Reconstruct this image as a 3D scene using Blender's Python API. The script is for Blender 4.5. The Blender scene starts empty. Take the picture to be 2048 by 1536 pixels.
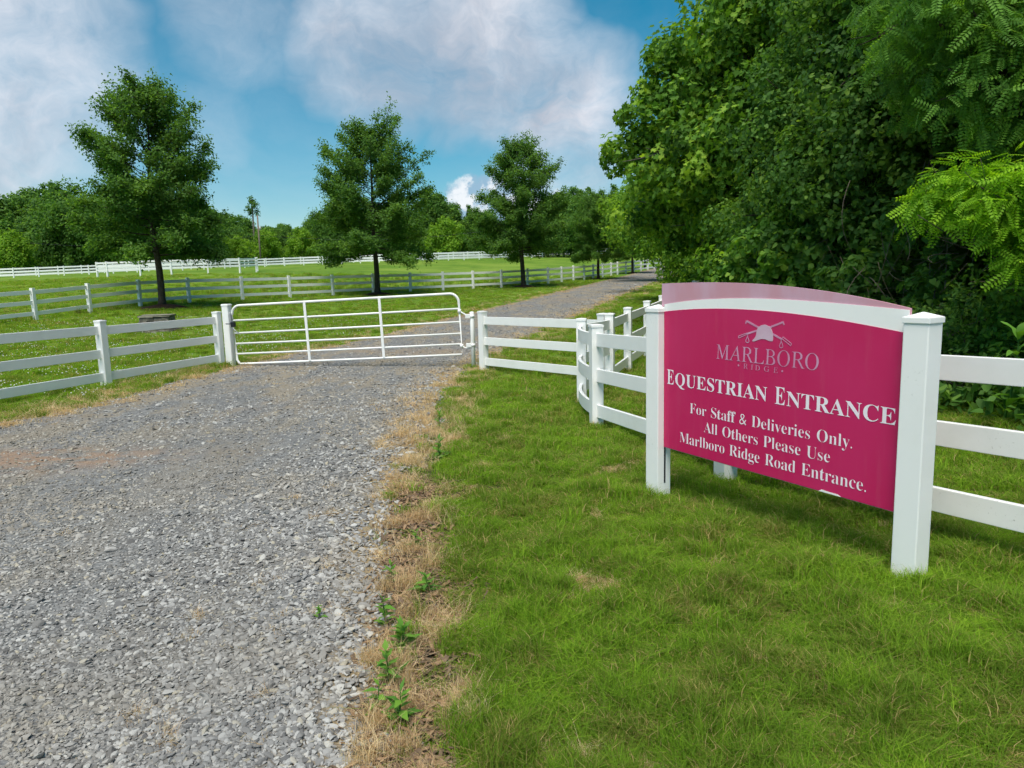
import bpy, bmesh, math, random
import numpy as np
from mathutils import Matrix, Vector

random.seed(7)
rng = np.random.default_rng(11)
scene = bpy.context.scene
col = scene.collection

# ------------------------------------------------------------------ camera
CAM_H, PITCH, ROLL = 1.57, math.atan(208 / 1420), 0.027
cam = bpy.data.cameras.new('camera')
cam.sensor_width = 36.0
cam.lens = 36.0 * 1420 / 2048
cam.clip_start, cam.clip_end = 0.05, 3000
cam_ob = bpy.data.objects.new('camera', cam)
col.objects.link(cam_ob)
R0, U0, F0 = Vector((1, 0, 0)), Vector((0, math.sin(PITCH), math.cos(PITCH))), Vector((0, math.cos(PITCH), -math.sin(PITCH)))
Rv = math.cos(ROLL) * R0 - math.sin(ROLL) * U0
Uv = math.sin(ROLL) * R0 + math.cos(ROLL) * U0
cam_ob.matrix_world = Matrix(((Rv.x, Uv.x, -F0.x, 0), (Rv.y, Uv.y, -F0.y, 0), (Rv.z, Uv.z, -F0.z, CAM_H), (0, 0, 0, 1)))
scene.camera = cam_ob

# ------------------------------------------------------------------ light
SUN = Vector((-0.12, -0.42, 0.90)).normalized()
SKY_STRENGTH, SUN_STRENGTH, EXPOSURE = 0.15, 1.45, 1.9
sun = bpy.data.lights.new('sun', 'SUN')
sun.energy, sun.angle, sun.color = SUN_STRENGTH, math.radians(38), (1.0, 0.94, 0.84)
sun_ob = bpy.data.objects.new('sun', sun)
col.objects.link(sun_ob)
sun_ob.rotation_euler = (-SUN).to_track_quat('-Z', 'Y').to_euler()

world = bpy.data.worlds.new('World')
scene.world = world
world.use_nodes = True
wt = world.node_tree
wt.nodes.clear()


def node(t, typ, **kw):
    n = t.nodes.new(typ)
    for k, v in kw.items():
        setattr(n, k, v)
    return n


def setin(t, n, i, v):
    if v is None:
        return
    if hasattr(v, 'is_output') or isinstance(v, bpy.types.NodeSocket):
        t.links.new(v, n.inputs[i])
    else:
        n.inputs[i].default_value = v


def mth(t, op, a, b=None, c=None, clamp=False):
    n = node(t, 'ShaderNodeMath', operation=op, use_clamp=clamp)
    for i, v in enumerate((a, b, c)):
        setin(t, n, i, v)
    return n.outputs[0]


def vmth(t, op, a, b=None, out=0):
    n = node(t, 'ShaderNodeVectorMath', operation=op)
    setin(t, n, 0, a)
    setin(t, n, 1, b)
    return n.outputs[out]


def sstep(t, v, lo, hi):
    n = node(t, 'ShaderNodeMapRange', interpolation_type='SMOOTHSTEP')
    setin(t, n, 0, v)
    n.inputs[1].default_value, n.inputs[2].default_value = lo, hi
    return n.outputs[0]


def mixc(t, fac, a, b, blend='MIX'):
    n = node(t, 'ShaderNodeMix', data_type='RGBA', blend_type=blend)
    setin(t, n, 0, fac)
    for i, v in ((6, a), (7, b)):
        if isinstance(v, tuple) and len(v) == 3:
            v = (*v, 1)
        setin(t, n, i, v)
    return n.outputs[2]


def noise(t, vec, scale, detail=4, rough=0.55, dist=0.0, out=0):
    n = node(t, 'ShaderNodeTexNoise')
    setin(t, n, 'Vector', vec)
    n.inputs['Scale'].default_value = scale
    n.inputs['Detail'].default_value = detail
    n.inputs['Roughness'].default_value = rough
    n.inputs['Distortion'].default_value = dist
    return n.outputs[out]


sky = node(wt, 'ShaderNodeTexSky', sky_type='NISHITA')
sky.sun_disc = False
sky.sun_elevation = math.asin(SUN.z)
sky.sun_rotation = math.atan2(SUN.x, SUN.y)
sky.air_density, sky.dust_density, sky.ozone_density = 1.0, 0.2, 2.5
hsv = node(wt, 'ShaderNodeHueSaturation')
hsv.inputs['Hue'].default_value, hsv.inputs['Saturation'].default_value, hsv.inputs['Value'].default_value = 0.472, 1.5, 0.19
wt.links.new(sky.outputs[0], hsv.inputs['Color'])
tc = node(wt, 'ShaderNodeTexCoord')
dvec = tc.outputs['Generated']
CLOUD_SHIFT = (3.7, 1.3, 0.4)
warp = noise(wt, dvec, 2.6, 5, 0.6, 0.0, 1)
dw = vmth(wt, 'ADD', dvec, vmth(wt, 'MULTIPLY', vmth(wt, 'SUBTRACT', warp, (0.5, 0.5, 0.5)), (0.26, 0.26, 0.20)))


def blob(d, lo, hi):
    d = Vector(d).normalized()
    c = vmth(wt, 'DOT_PRODUCT', vmth(wt, 'NORMALIZE', dw), tuple(d), out=1)
    return sstep(wt, c, math.cos(math.radians(lo)), math.cos(math.radians(hi)))


cl = noise(wt, vmth(wt, 'ADD', dw, CLOUD_SHIFT), 2.2, 6, 0.58)
cover = mth(wt, 'MULTIPLY', sstep(wt, cl, 0.53, 0.80), .8)
for d, lo, hi, amp in (((-0.15, .93, .32), 7.5, .5, .74), ((-0.03, .95, .30), 8.5, .5, .88), ((.055, .965, .235), 7.5, .5, .85), ((.03, .98, .17), 4.5, 1, .5), ((.09, .985, .15), 6, 1, .6),
                       ((-0.60, .78, .26), 15, 3, .78), ((-0.66, .78, .12), 14, 4, .8), ((-0.33, .92, .20), 5, 1, .22), ((-0.30, .90, .33), 7, 2, .30)):
    cover = mth(wt, 'MAXIMUM', cover, mth(wt, 'MULTIPLY', blob(d, lo, hi), amp))
fine = noise(wt, vmth(wt, 'MULTIPLY', dw, (1.0, 1.0, 1.7)), 8.0, 7, 0.66, 0.4)
cover = mth(wt, 'MAXIMUM', cover, mth(wt, 'MULTIPLY', sstep(wt, cl, .30, .62), .14))
cover = mth(wt, 'MULTIPLY', cover, mth(wt, 'ADD', mth(wt, 'MULTIPLY', fine, 1.7), 0.08), clamp=True)
ccol = mixc(wt, sstep(wt, noise(wt, dw, 3.1, 7, .62), 0.36, 0.62), (.86, .95, 1.12), (1.5, 1.55, 1.68))
# low heap of cumulus above the far trees
vec2 = vmth(wt, 'ADD', dvec, vmth(wt, 'MULTIPLY', vmth(wt, 'SUBTRACT', noise(wt, dvec, 26, 5, .6, 0, 1), (.5, .5, .5)), (.05, .05, .05)))
cum = None
for d, r in (((-.045, .99, .098), 2.6), ((-.022, .99, .108), 2.2), ((-.075, .99, .085), 1.9), ((.06, .99, .085), 2.3), ((.02, .99, .09), 2.0)):
    c = vmth(wt, 'DOT_PRODUCT', vmth(wt, 'NORMALIZE', vec2), tuple(Vector(d).normalized()), out=1)
    b = sstep(wt, c, math.cos(math.radians(r)), math.cos(math.radians(r * .72)))
    cum = b if cum is None else mth(wt, 'MAXIMUM', cum, b)
cumcol = mixc(wt, sstep(wt, noise(wt, vec2, 30, 4), .42, .62), (.6, .9, 1.2), (1.8, 1.8, 1.85))
full = mixc(wt, cover, hsv.outputs[0], ccol)
full = mixc(wt, mth(wt, 'MULTIPLY', cum, 0.85), full, cumcol)
bg = node(wt, 'ShaderNodeBackground')
wt.links.new(full, bg.inputs[0])
bg.inputs[1].default_value = SKY_STRENGTH
wo = node(wt, 'ShaderNodeOutputWorld')
wt.links.new(bg.outputs[0], wo.inputs[0])

scene.view_settings.view_transform = 'Standard'
scene.view_settings.look = 'None'
scene.view_settings.gamma = 1.0
scene.view_settings.exposure = EXPOSURE
scene.cycles.max_bounces = 5
scene.cycles.diffuse_bounces = 4
scene.cycles.glossy_bounces = 1
scene.cycles.use_adaptive_sampling = True
scene.cycles.adaptive_threshold = 0.05
scene.cycles.transmission_bounces = 2
scene.cycles.use_denoising = True

# ------------------------------------------------------------------ terrain function
CTRL = np.array([(0, -30, 0), (-30, -20, 0), (30, -20, .2), (0, 0, 0), (-4, 4, 0), (2, 3.4, 0), (1, 5, 0), (4, 5, .05), (.95, 7.6, -.02), (-.6, 13.1, -.08),
    (1.2, 11.5, -.08), (-5.6, 13.4, -.02), (-6.7, 11, 0), (-12, 12, .1), (-5, 22, .2), (1, 22, .2), (6, 12, .1), (12, 14, .4),
    (-16.94, 25.5, .59), (-15.6, 30.2, .84), (-13.1, 35.4, .94), (-9.9, 40, 1.0), (-6, 43.2, 1.03), (-.5, 46.9, 1.1), (4, 52.5, 1.3), (8, 60, 1.58), (9.7, 64, 1.77), (20, 90, 2.9),
    (-34, 60, 2.65), (-25, 60, 2.7), (-59, 87.5, 3.45), (-30.5, 105, 4.5), (-14, 105, 4.55), (0, 115, 4.95), (14, 130, 5.6), (-90, 80, 3.0), (-60, 40, 1.2), (-40, 20, .5), (30, 40, 1.5), (40, 80, 3), (60, 20, 1),
    (-250, 250, 8), (0, 320, 12), (250, 250, 9), (-250, 0, 2), (250, 0, 3), (-150, 150, 6), (120, 150, 7)], float)
_n = len(CTRL)
_P = CTRL[:, :2] / 50


def _k(r2):
    return np.where(r2 > 0, .5 * r2 * np.log(np.maximum(r2, 1e-12)), 0)


_Kmat = _k(((_P[:, None] - _P[None]) ** 2).sum(-1)) + np.eye(_n) * 1e-3
_Q = np.c_[np.ones(_n), _P]
_sol = np.linalg.solve(np.block([[_Kmat, _Q], [_Q.T, np.zeros((3, 3))]]), np.r_[CTRL[:, 2], 0, 0, 0])


def T(x, y):
    p = np.stack([np.clip(np.asarray(x, float), -260, 260), np.clip(np.asarray(y, float), -40, 330)], -1) / 50
    r2 = ((p[..., None, :] - _P) ** 2).sum(-1)
    return _k(r2) @ _sol[:_n] + _sol[_n] + p @ _sol[_n + 1:]


def Tz(x, y):
    return float(T(np.array([x]), np.array([y]))[0])


_SN = [(rng.normal(size=2), rng.uniform(0, 6.28)) for _ in range(64)]


def snoise(x, y, wl, seed=0, octs=3):
    """smooth patchy noise, about -1..1"""
    out = 0
    amp = 1.0
    for o in range(octs):
        s = 0
        for i in range(5):
            d, ph = _SN[(seed * 7 + o * 5 + i) % 64]
            d = d / (np.hypot(*d) + 1e-6) * (0.7 + 0.15 * i)
            s = s + np.sin((x * d[0] + y * d[1]) * 6.283 / wl + ph * (1 + seed))
        out = out + amp * s / 2.4
        amp *= .5
        wl *= .47
    return out / 1.6


# road edges as x(y)
RL_Y = np.array([-25, 0, 5, 8.49, 9.05, 10.4, 12.12, 13.9, 14.74, 16.58, 18.19, 21.2, 25.1, 30.3, 38.4, 52.4, 72.8, 92.6, 130])
RL_X = np.array([-9.5, -7.6, -6.9, -6.25, -6.0, -5.85, -5.75, -5.6, -5.45, -4.94, -4.26, -3.3, -2.12, -.42, 2.17, 6.63, 13.78, 20.76, 36])
RR_Y = np.array([-25, 0, 2.2, 2.9, 3.7, 4.5, 5.8, 7.7, 10.3, 12.6, 13.5, 16.2, 20.2, 23.9, 32.2, 44.4, 64.4, 86, 130])
RR_X = np.array([-.2, -.35, -.47, -.56, -.72, -.86, -.98, -1.06, -1.06, -1.04, -.7, -.14, .98, 2.17, 4.74, 8.73, 15.77, 22.86, 39])
ST_Y = np.array([-5, 1.5, 2.2, 2.75, 3.7, 4.5, 6.6, 8.6, 12, 13])
ST_X = np.array([-.05, -.12, -.16, -.21, -.37, -.47, -.61, -.83, -1.0, -1.0])


def road_in(x, y):
    """metres inside the gravel (positive) or outside (negative)"""
    return np.minimum(x - np.interp(y, RL_Y, RL_X), np.interp(y, RR_Y, RR_X) - x)


# ------------------------------------------------------------------ object helpers
def link(o, parent=None):
    col.objects.link(o)
    if parent is not None:
        o.parent = parent
    return o


def tag(o, label=None, cat=None, group=None, kind=None):
    for k, v in (('label', label), ('category', cat), ('group', group), ('kind', kind)):
        if v:
            o[k] = v
    return o


def empty(name, loc=(0, 0, 0), rz=0.0):
    o = bpy.data.objects.new(name, None)
    o.empty_display_size = .1
    o.location = loc
    o.rotation_euler = (0, 0, rz)
    return link(o)


def ob(name, me, parent=None, mat=None, loc=None, rot=None, scl=None):
    o = bpy.data.objects.new(name, me)
    link(o, parent)
    if mat is not None and not me.materials:
        me.materials.append(mat)
    if loc is not None:
        o.location = loc
    if rot is not None:
        o.rotation_euler = rot
    if scl is not None:
        o.scale = scl
    return o


def mesh_np(name, V, F, mat=None, attrs=None, smooth=False):
    """V (n,3), F (m,k) with one k"""
    V = np.asarray(V, np.float32)
    F = np.asarray(F, np.int32)
    me = bpy.data.meshes.new(name)
    me.vertices.add(len(V))
    me.vertices.foreach_set('co', V.ravel())
    m, k = F.shape
    me.loops.add(m * k)
    me.loops.foreach_set('vertex_index', F.ravel())
    me.polygons.add(m)
    me.polygons.foreach_set('loop_start', np.arange(m, dtype=np.int32) * k)
    me.polygons.foreach_set('loop_total', np.full(m, k, np.int32))
    if smooth:
        me.polygons.foreach_set('use_smooth', np.ones(m, bool))
    for an, av in (attrs or {}).items():
        a = me.attributes.new(an, 'FLOAT', 'POINT')
        a.data.foreach_set('value', np.asarray(av, np.float32).ravel())
    if mat:
        me.materials.append(mat)
    me.update(calc_edges=True)
    return me


def bm_mesh(name, bm, mat=None, smooth=False):
    me = bpy.data.meshes.new(name)
    bm.normal_update()
    bm.to_mesh(me)
    bm.free()
    if smooth:
        for p in me.polygons:
            p.use_smooth = True
    if mat:
        me.materials.append(mat)
    return me


def box_bm(sx, sy, sz, bevel=0.0, origin='base'):
    bm = bmesh.new()
    bmesh.ops.create_cube(bm, size=1)
    for v in bm.verts:
        v.co = Vector((v.co.x * sx, v.co.y * sy, (v.co.z + (.5 if origin == 'base' else 0)) * sz))
    if bevel:
        bmesh.ops.bevel(bm, geom=bm.edges[:], offset=bevel, segments=2, profile=.6, affect='EDGES')
    return bm


def prism(name, pts, y0, y1, mat):
    """outline in x,z pushed from y0 (front) to y1 (back)"""
    bm = bmesh.new()
    a = [bm.verts.new((x, y0, z)) for x, z in pts]
    b = [bm.verts.new((x, y1, z)) for x, z in pts]
    bm.faces.new(a)
    bm.faces.new(list(reversed(b)))
    n = len(pts)
    for i in range(n):
        bm.faces.new((a[i], b[i], b[(i + 1) % n], a[(i + 1) % n]))
    bmesh.ops.recalc_face_normals(bm, faces=bm.faces[:])
    return bm_mesh(name, bm, mat)


def tubes(name, lines, mat=None, sides=6, smooth=True, attrs=False):
    """lines: list of (points (n,3), radii (n))"""
    VV, FF = [], []
    base = 0
    for pts, rad in lines:
        pts = np.asarray(pts, float)
        rad = np.asarray(rad, float) if np.ndim(rad) else np.full(len(pts), float(rad))
        n = len(pts)
        tan = np.gradient(pts, axis=0)
        tan /= np.linalg.norm(tan, axis=1, keepdims=True) + 1e-9
        ref = np.array([0, 0, 1.]) if abs(tan[:, 2]).mean() < .8 else np.array([1., 0, 0])
        a = np.cross(tan, ref)
        a /= np.linalg.norm(a, axis=1, keepdims=True) + 1e-9
        b = np.cross(tan, a)
        ang = np.arange(sides) / sides * 2 * np.pi
        V = pts[:, None] + rad[:, None, None] * (a[:, None] * np.cos(ang)[None, :, None] + b[:, None] * np.sin(ang)[None, :, None])
        VV.append(V.reshape(-1, 3))
        i = np.arange(n - 1)[:, None] * sides
        j = np.arange(sides)[None]
        j2 = (j + 1) % sides
        FF.append((base + np.stack([i + j, i + j2, i + sides + j2, i + sides + j], -1)).reshape(-1, 4))
        # close ends
        V0 = np.array([pts[0], pts[-1]])
        VV.append(V0)
        c0, c1 = base + n * sides, base + n * sides + 1
        e0 = np.stack([np.full(sides, c0), base + np.arange(sides), base + (np.arange(sides) + 1) % sides, base + (np.arange(sides) + 1) % sides], -1)
        base += n * sides + 2
        q = (n - 1) * sides
        o = c0 - n * sides
        caps = []
        for s in range(0, sides - 1, 2):
            caps.append((c0, o + (s + 2) % sides, o + s + 1, o + s))
            caps.append((c1, o + q + s, o + q + s + 1, o + q + (s + 2) % sides))
        FF.append(np.array(caps))
    return mesh_np(name, np.concatenate(VV), np.concatenate(FF), mat, smooth=smooth)


# ------------------------------------------------------------------ materials
def new_mat(name):
    m = bpy.data.materials.new(name)
    m.use_nodes = True
    t = m.node_tree
    t.nodes.clear()
    out = node(t, 'ShaderNodeOutputMaterial')
    return m, t, out


def pos(t):
    return node(t, 'ShaderNodeNewGeometry').outputs['Position']


def principled(t, out, color, rough=.6, spec=.3, normal=None):
    b = node(t, 'ShaderNodeBsdfPrincipled')
    if isinstance(color, tuple):
        b.inputs['Base Color'].default_value = (*color[:3], 1)
    else:
        t.links.new(color, b.inputs['Base Color'])
    setin(t, b, 'Roughness', rough)
    b.inputs['Specular IOR Level'].default_value = spec
    if normal is not None:
        t.links.new(normal, b.inputs['Normal'])
    t.links.new(b.outputs[0], out.inputs[0])
    return b


def bump(t, h, strength=.3, dist=.01):
    n = node(t, 'ShaderNodeBump')
    n.inputs['Strength'].default_value = strength
    n.inputs['Distance'].default_value = dist
    t.links.new(h, n.inputs['Height'])
    return n.outputs[0]


def simple(name, c1, c2=None, scale=8, rough=.6, spec=.3, bmp=0.0, bscale=60):
    m, t, out = new_mat(name)
    p = pos(t)
    c = c1 if c2 is None else mixc(t, sstep(t, noise(t, p, scale, 5), .35, .68), c1, c2)
    nr = bump(t, noise(t, p, bscale, 4), bmp, .005) if bmp else None
    principled(t, out, c, rough, spec, nr)
    return m


def vinyl(name, dirt=.5):
    m, t, out = new_mat(name)
    p = pos(t)
    tcn = node(t, 'ShaderNodeTexCoord')
    spk = sstep(t, noise(t, p, 45, 6, .7), .60, .72)
    spk = mth(t, 'MULTIPLY', spk, sstep(t, noise(t, p, 2.1, 3), .52, .68))
    film = sstep(t, noise(t, p, 3.3, 5, .65), .42, .75)
    c = mixc(t, mth(t, 'MULTIPLY', film, .35 * dirt + .05), (.84, .835, .82), (.66, .67, .61))
    c = mixc(t, mth(t, 'MULTIPLY', spk, dirt), c, (.27, .26, .22))
    principled(t, out, c, .42, .4)
    return m


VINYL = vinyl('white_vinyl', .45)
VINYL_D = vinyl('white_vinyl_weathered', .75)
GATE_PAINT = vinyl('white_gate_paint', .3)
BLACK = simple('black_plastic', (.012, .013, .02), rough=.4, spec=.5)
STEEL = simple('galvanised_chain', (.30, .31, .33), (.42, .43, .45), rough=.4, spec=.6)
BARK = simple('oak_bark', (.045, .036, .028), (.085, .072, .058), 14, .9, .1, .7, 30)
BARK_PALE = simple('grey_bark', (.10, .09, .075), (.19, .17, .145), 9, .9, .1, .5, 30)
MULCH = simple('mulch', (.018, .011, .008), (.050, .030, .020), 22, .95, .1, 1.0, 40)
STONE = simple('field_stone', (.12, .11, .095), (.24, .215, .18), 6, .9, .15, .6, 30)
CAPSTONE = simple('cap_stone', (.15, .14, .11), (.26, .25, .19), 5, .9, .15, .5, 30)
TWIG = simple('dry_vine', (.13, .10, .075), (.22, .18, .14), 12, .9, .1)
POLEWOOD = simple('pole_wood', (.15, .12, .095), (.22, .19, .15), 5, .9, .1)


def leafmat(name, cols, trans=.46, rough=.55, spec=.12, inst=None):
    """cols: three greens mixed by the tint of each leaf"""
    m, t, out = new_mat(name)
    a = node(t, 'ShaderNodeAttribute', attribute_name='tint')
    v = a.outputs['Fac']
    if inst:
        a2 = node(t, 'ShaderNodeAttribute', attribute_name='patch', attribute_type='INSTANCER')
        v = mth(t, 'ADD', mth(t, 'MULTIPLY', v, 1 - inst), mth(t, 'MULTIPLY', a2.outputs['Fac'], inst))
    r = node(t, 'ShaderNodeValToRGB')
    e = r.color_ramp.elements
    e[0].position, e[1].position = 0.0, 1.0
    n = len(cols)
    e[0].color, e[1].color = (*cols[0], 1), (*cols[-1], 1)
    for i in range(1, n - 1):
        e.new(i / (n - 1)).color = (*cols[i], 1)
    t.links.new(v, r.inputs[0])
    b = node(t, 'ShaderNodeBsdfPrincipled')
    t.links.new(r.outputs[0], b.inputs['Base Color'])
    b.inputs['Roughness'].default_value = rough
    b.inputs['Specular IOR Level'].default_value = spec
    tr = node(t, 'ShaderNodeBsdfTranslucent')
    t.links.new(mixc(t, 1.0, r.outputs[0], (1.5, 1.5, .55), 'MULTIPLY'), tr.inputs[0])
    mx = node(t, 'ShaderNodeMixShader')
    mx.inputs[0].default_value = trans
    t.links.new(b.outputs[0], mx.inputs[1])
    t.links.new(tr.outputs[0], mx.inputs[2])
    t.links.new(mx.outputs[0], out.inputs[0])
    return m


L_OAK = leafmat('oak_leaf', [(0.056, 0.124, 0.028), (0.101, 0.210, 0.041), (0.212, 0.360, 0.062)])
L_SYC = leafmat('sycamore_leaf', [(0.058, 0.134, 0.021), (0.118, 0.258, 0.031), (0.290, 0.449, 0.050)], .42)
L_VINE = leafmat('vine_leaf', [(0.048, 0.116, 0.027), (0.092, 0.206, 0.039), (0.199, 0.337, 0.060)])
L_LOC = leafmat('locust_leaf', [(0.068, 0.164, 0.031), (0.121, 0.269, 0.043), (0.205, 0.398, 0.053)], .40)
L_BRIGHT = leafmat('young_locust_leaf', [(0.104, 0.238, 0.015), (0.192, 0.387, 0.021), (0.313, 0.537, 0.029)], .45)
L_FAR = leafmat('far_leaf', [(0.055, 0.130, 0.031), (0.096, 0.204, 0.041), (0.176, 0.311, 0.053)])
L_LIME = leafmat('lime_leaf', [(0.096, 0.206, 0.021), (0.164, 0.302, 0.029), (0.253, 0.412, 0.042)])
L_SHRUB = leafmat('shrub_leaf', [(0.053, 0.126, 0.025), (0.110, 0.247, 0.035), (0.263, 0.427, 0.053)])
L_WEED = leafmat('weed_leaf', [(0.065, 0.168, 0.030), (0.117, 0.264, 0.036), (0.208, 0.360, 0.048)], .3)
G_LAWN = leafmat('lawn_blade', [(0.515, 0.385, 0.177), (0.199, 0.223, 0.048), (0.126, 0.235, 0.026), (0.227, 0.385, 0.032), (0.363, 0.500, 0.053)], .42, .6, .0, inst=.55)
G_DRY = leafmat('dry_blade', [(0.367, 0.224, 0.123), (0.612, 0.441, 0.255), (0.827, 0.691, 0.449)], .25, .7, .1, inst=.4)
FLOWER = simple('clover_white', (.62, .62, .55), rough=.8, spec=.1)

# ground: soil and thatch under the blades close by, mown green farther out
m, t, out = new_mat('ground_turf')
p = pos(t)
big = noise(t, p, .13, 4, .6)
mid = noise(t, p, 1.1, 5, .62)
fin = noise(t, p, 9, 5, .7)
g = mixc(t, sstep(t, mid, .35, .68), (.075, .145, .016), (.125, .230, .022))
g = mixc(t, sstep(t, big, .42, .66), g, (.175, .255, .036))
g = mixc(t, mth(t, 'MULTIPLY', sstep(t, fin, .52, .70), .45), g, (.050, .085, .014))
ydist = vmth(t, 'LENGTH', p, out=1)
soil = mixc(t, sstep(t, noise(t, p, 14, 5, .7), .4, .62), (.038, .050, .014), (.105, .085, .042))
g = mixc(t, sstep(t, ydist, 5, 16), soil, g)
principled(t, out, g, .95, .1, bump(t, noise(t, p, 16, 6, .75), .8, .05))
TURF = m

m, t, out = new_mat('gravel')
p = pos(t)
vo = node(t, 'ShaderNodeTexVoronoi')
setin(t, vo, 'Vector', p)
vo.inputs['Scale'].default_value = 55
bw = node(t, 'ShaderNodeRGBToBW')
t.links.new(vo.outputs['Color'], bw.inputs[0])
vo2 = node(t, 'ShaderNodeTexVoronoi')
setin(t, vo2, 'Vector', p)
vo2.inputs['Scale'].default_value = 13
bw2 = node(t, 'ShaderNodeRGBToBW')
t.links.new(vo2.outputs['Color'], bw2.inputs[0])
base = mixc(t, mth(t, 'ADD', mth(t, 'MULTIPLY', bw.outputs[0], .55), mth(t, 'MULTIPLY', bw2.outputs[0], .45)), (.075, .078, .082), (.29, .29, .285))
base = mixc(t, mth(t, 'MULTIPLY', sstep(t, noise(t, p, 30, 4, .7), .45, .65), .5), base, (.13, .125, .115))
base = mixc(t, mth(t, 'MULTIPLY', sstep(t, noise(t, vmth(t, 'MULTIPLY', p, (1.0, .35, 1.0)), 1.6, 6, .75), .44, .60), mth(t, 'ADD', .18, mth(t, 'MULTIPLY', sstep(t, vmth(t, 'LENGTH', p, out=1), 4, 14), .50))), base, (.29, .235, .155))
dirt = sstep(t, noise(t, vmth(t, 'MULTIPLY', p, (.55, 1.0, 1.0)), .42, 5, .6), .52, .72)
base = mixc(t, mth(t, 'MULTIPLY', dirt, .62), base, (.27, .20, .135))
sep = node(t, 'ShaderNodeSeparateXYZ')
t.links.new(p, sep.inputs[0])
# rusty patch of clay showing by the lawn edge
dx = mth(t, 'DIVIDE', mth(t, 'SUBTRACT', sep.outputs[0], -4.6), 1.5)
dy = mth(t, 'DIVIDE', mth(t, 'SUBTRACT', sep.outputs[1], 6.5), .55)
rr = mth(t, 'SQRT', mth(t, 'ADD', mth(t, 'MULTIPLY', dx, dx), mth(t, 'MULTIPLY', dy, dy)))
clay = mth(t, 'MULTIPLY', mth(t, 'SUBTRACT', 1.0, sstep(t, rr, .35, 1.3)), sstep(t, noise(t, p, 3.5, 5, .65), .38, .60))
base = mixc(t, mth(t, 'MULTIPLY', clay, .5), base, (.34, .185, .085))
vg = node(t, 'ShaderNodeAttribute', attribute_name='verge').outputs['Fac']
vg = mth(t, 'MULTIPLY', sstep(t, mth(t, 'ADD', vg, mth(t, 'MULTIPLY', mth(t, 'SUBTRACT', noise(t, p, 1.4, 5, .65), .5), 1.6)), .25, .95), .85)
base = mixc(t, vg, base, mixc(t, noise(t, p, 9, 4, .6), (.20, .145, .075), (.36, .27, .14)))
principled(t, out, base, .92, .12, bump(t, vo.outputs['Distance'], 1.0, .012))
GRAVEL = m

m, t, out = new_mat('crushed_stone')
a2 = node(t, 'ShaderNodeAttribute', attribute_name='patch', attribute_type='INSTANCER')
r = node(t, 'ShaderNodeValToRGB')
e = r.color_ramp.elements
e[0].position, e[0].color = 0, (.085, .085, .088, 1)
e[1].position, e[1].color = 1, (.34, .30, .215, 1)
for ps, c in ((.28, (.20, .197, .192)), (.55, (.29, .286, .278)), (.78, (.40, .395, .38)), (.90, (.49, .485, .46))):
    e.new(ps).color = (*c, 1)
t.links.new(a2.outputs['Fac'], r.inputs[0])
cc = mixc(t, mth(t, 'MULTIPLY', noise(t, pos(t), 90, 4), .3), r.outputs[0], (.175, .165, .15))
cc = mixc(t, mth(t, 'MULTIPLY', sstep(t, noise(t, vmth(t, 'MULTIPLY', pos(t), (.6, 1.0, 1.0)), .5, 5, .6), .43, .62), .60), cc, (.30, .26, .20))
cc = mixc(t, mth(t, 'MULTIPLY', sstep(t, noise(t, vmth(t, 'MULTIPLY', pos(t), (1.6, .5, 1.0)), .55, 3, .5), .50, .66), .25), cc, (.13, .13, .13))
principled(t, out, cc, .85, .2, bump(t, noise(t, pos(t), 160, 3), .4, .003))
PEBBLE = m

# ------------------------------------------------------------------ ground and road
def axis(lo, hi, fine_lo, fine_hi, step, grow=1.16):
    a = list(np.arange(fine_lo, fine_hi + 1e-6, step))
    s, v = step, fine_lo
    left = []
    while v > lo:
        s *= grow
        v -= s
        left.append(v)
    s, v = step, fine_hi
    while v < hi:
        s *= grow
        v += s
        a.append(v)
    return np.array(left[::-1] + a)


gx, gy = axis(-700, 700, -14, 12, .3, 1.09), axis(-60, 900, 0, 26, .3, 1.06)
GX, GY = np.meshgrid(gx, gy)
GZ = T(GX, GY) + np.where(np.hypot(GX, GY) < 30, .012 * snoise(GX, GY, 1.3, 3), 0.03 * snoise(GX, GY, 6, 3))
ny, nx = GX.shape
idx = np.arange(ny * nx).reshape(ny, nx)
F = np.stack([idx[:-1, :-1], idx[:-1, 1:], idx[1:, 1:], idx[1:, :-1]], -1).reshape(-1, 4)
ground = ob('ground', mesh_np('ground', np.stack([GX, GY, GZ], -1).reshape(-1, 3), F, TURF, smooth=True))
tag(ground, 'green mown lawn and paddock ground rising gently to the far trees', kind='structure')

ry = axis(-25, 129, 0, 24, .18, 1.05)
ry = ry[(ry > -25) & (ry < 130)]
sx = np.linspace(-.06, 1.06, 60)
xl, xr = np.interp(ry, RL_Y, RL_X), np.interp(ry, RR_Y, RR_X)
for _ in range(2):
    xl[1:-1] = (xl[:-2] + 2 * xl[1:-1] + xl[2:]) / 4
    xr[1:-1] = (xr[:-2] + 2 * xr[1:-1] + xr[2:]) / 4
RX = xl[:, None] + (xr - xl)[:, None] * sx[None]
RY = np.repeat(ry[:, None], len(sx), 1)
edge = np.minimum(RX - xl[:, None], xr[:, None] - RX)
RZ = T(RX, RY) + np.clip(edge * .12 + .012 * snoise(RX, RY, .8, 5) + .006, -.05, .035) + .008 * snoise(RX, RY, 1.1, 8)
ny, nx = RX.shape
idx = np.arange(ny * nx).reshape(ny, nx)
F = np.stack([idx[:-1, :-1], idx[:-1, 1:], idx[1:, 1:], idx[1:, :-1]], -1).reshape(-1, 4)
road = ob('gravel_road', mesh_np('gravel_road', np.stack([RX, RY, RZ], -1).reshape(-1, 3), F, GRAVEL, {'verge': np.clip(1 - edge / (.55 + .012 * RY), 0, 1).ravel()}, smooth=True))
tag(road, 'grey gravel farm drive running through the gate and up the hill', kind='structure')


# ------------------------------------------------------------------ fences
PW = .127


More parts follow.
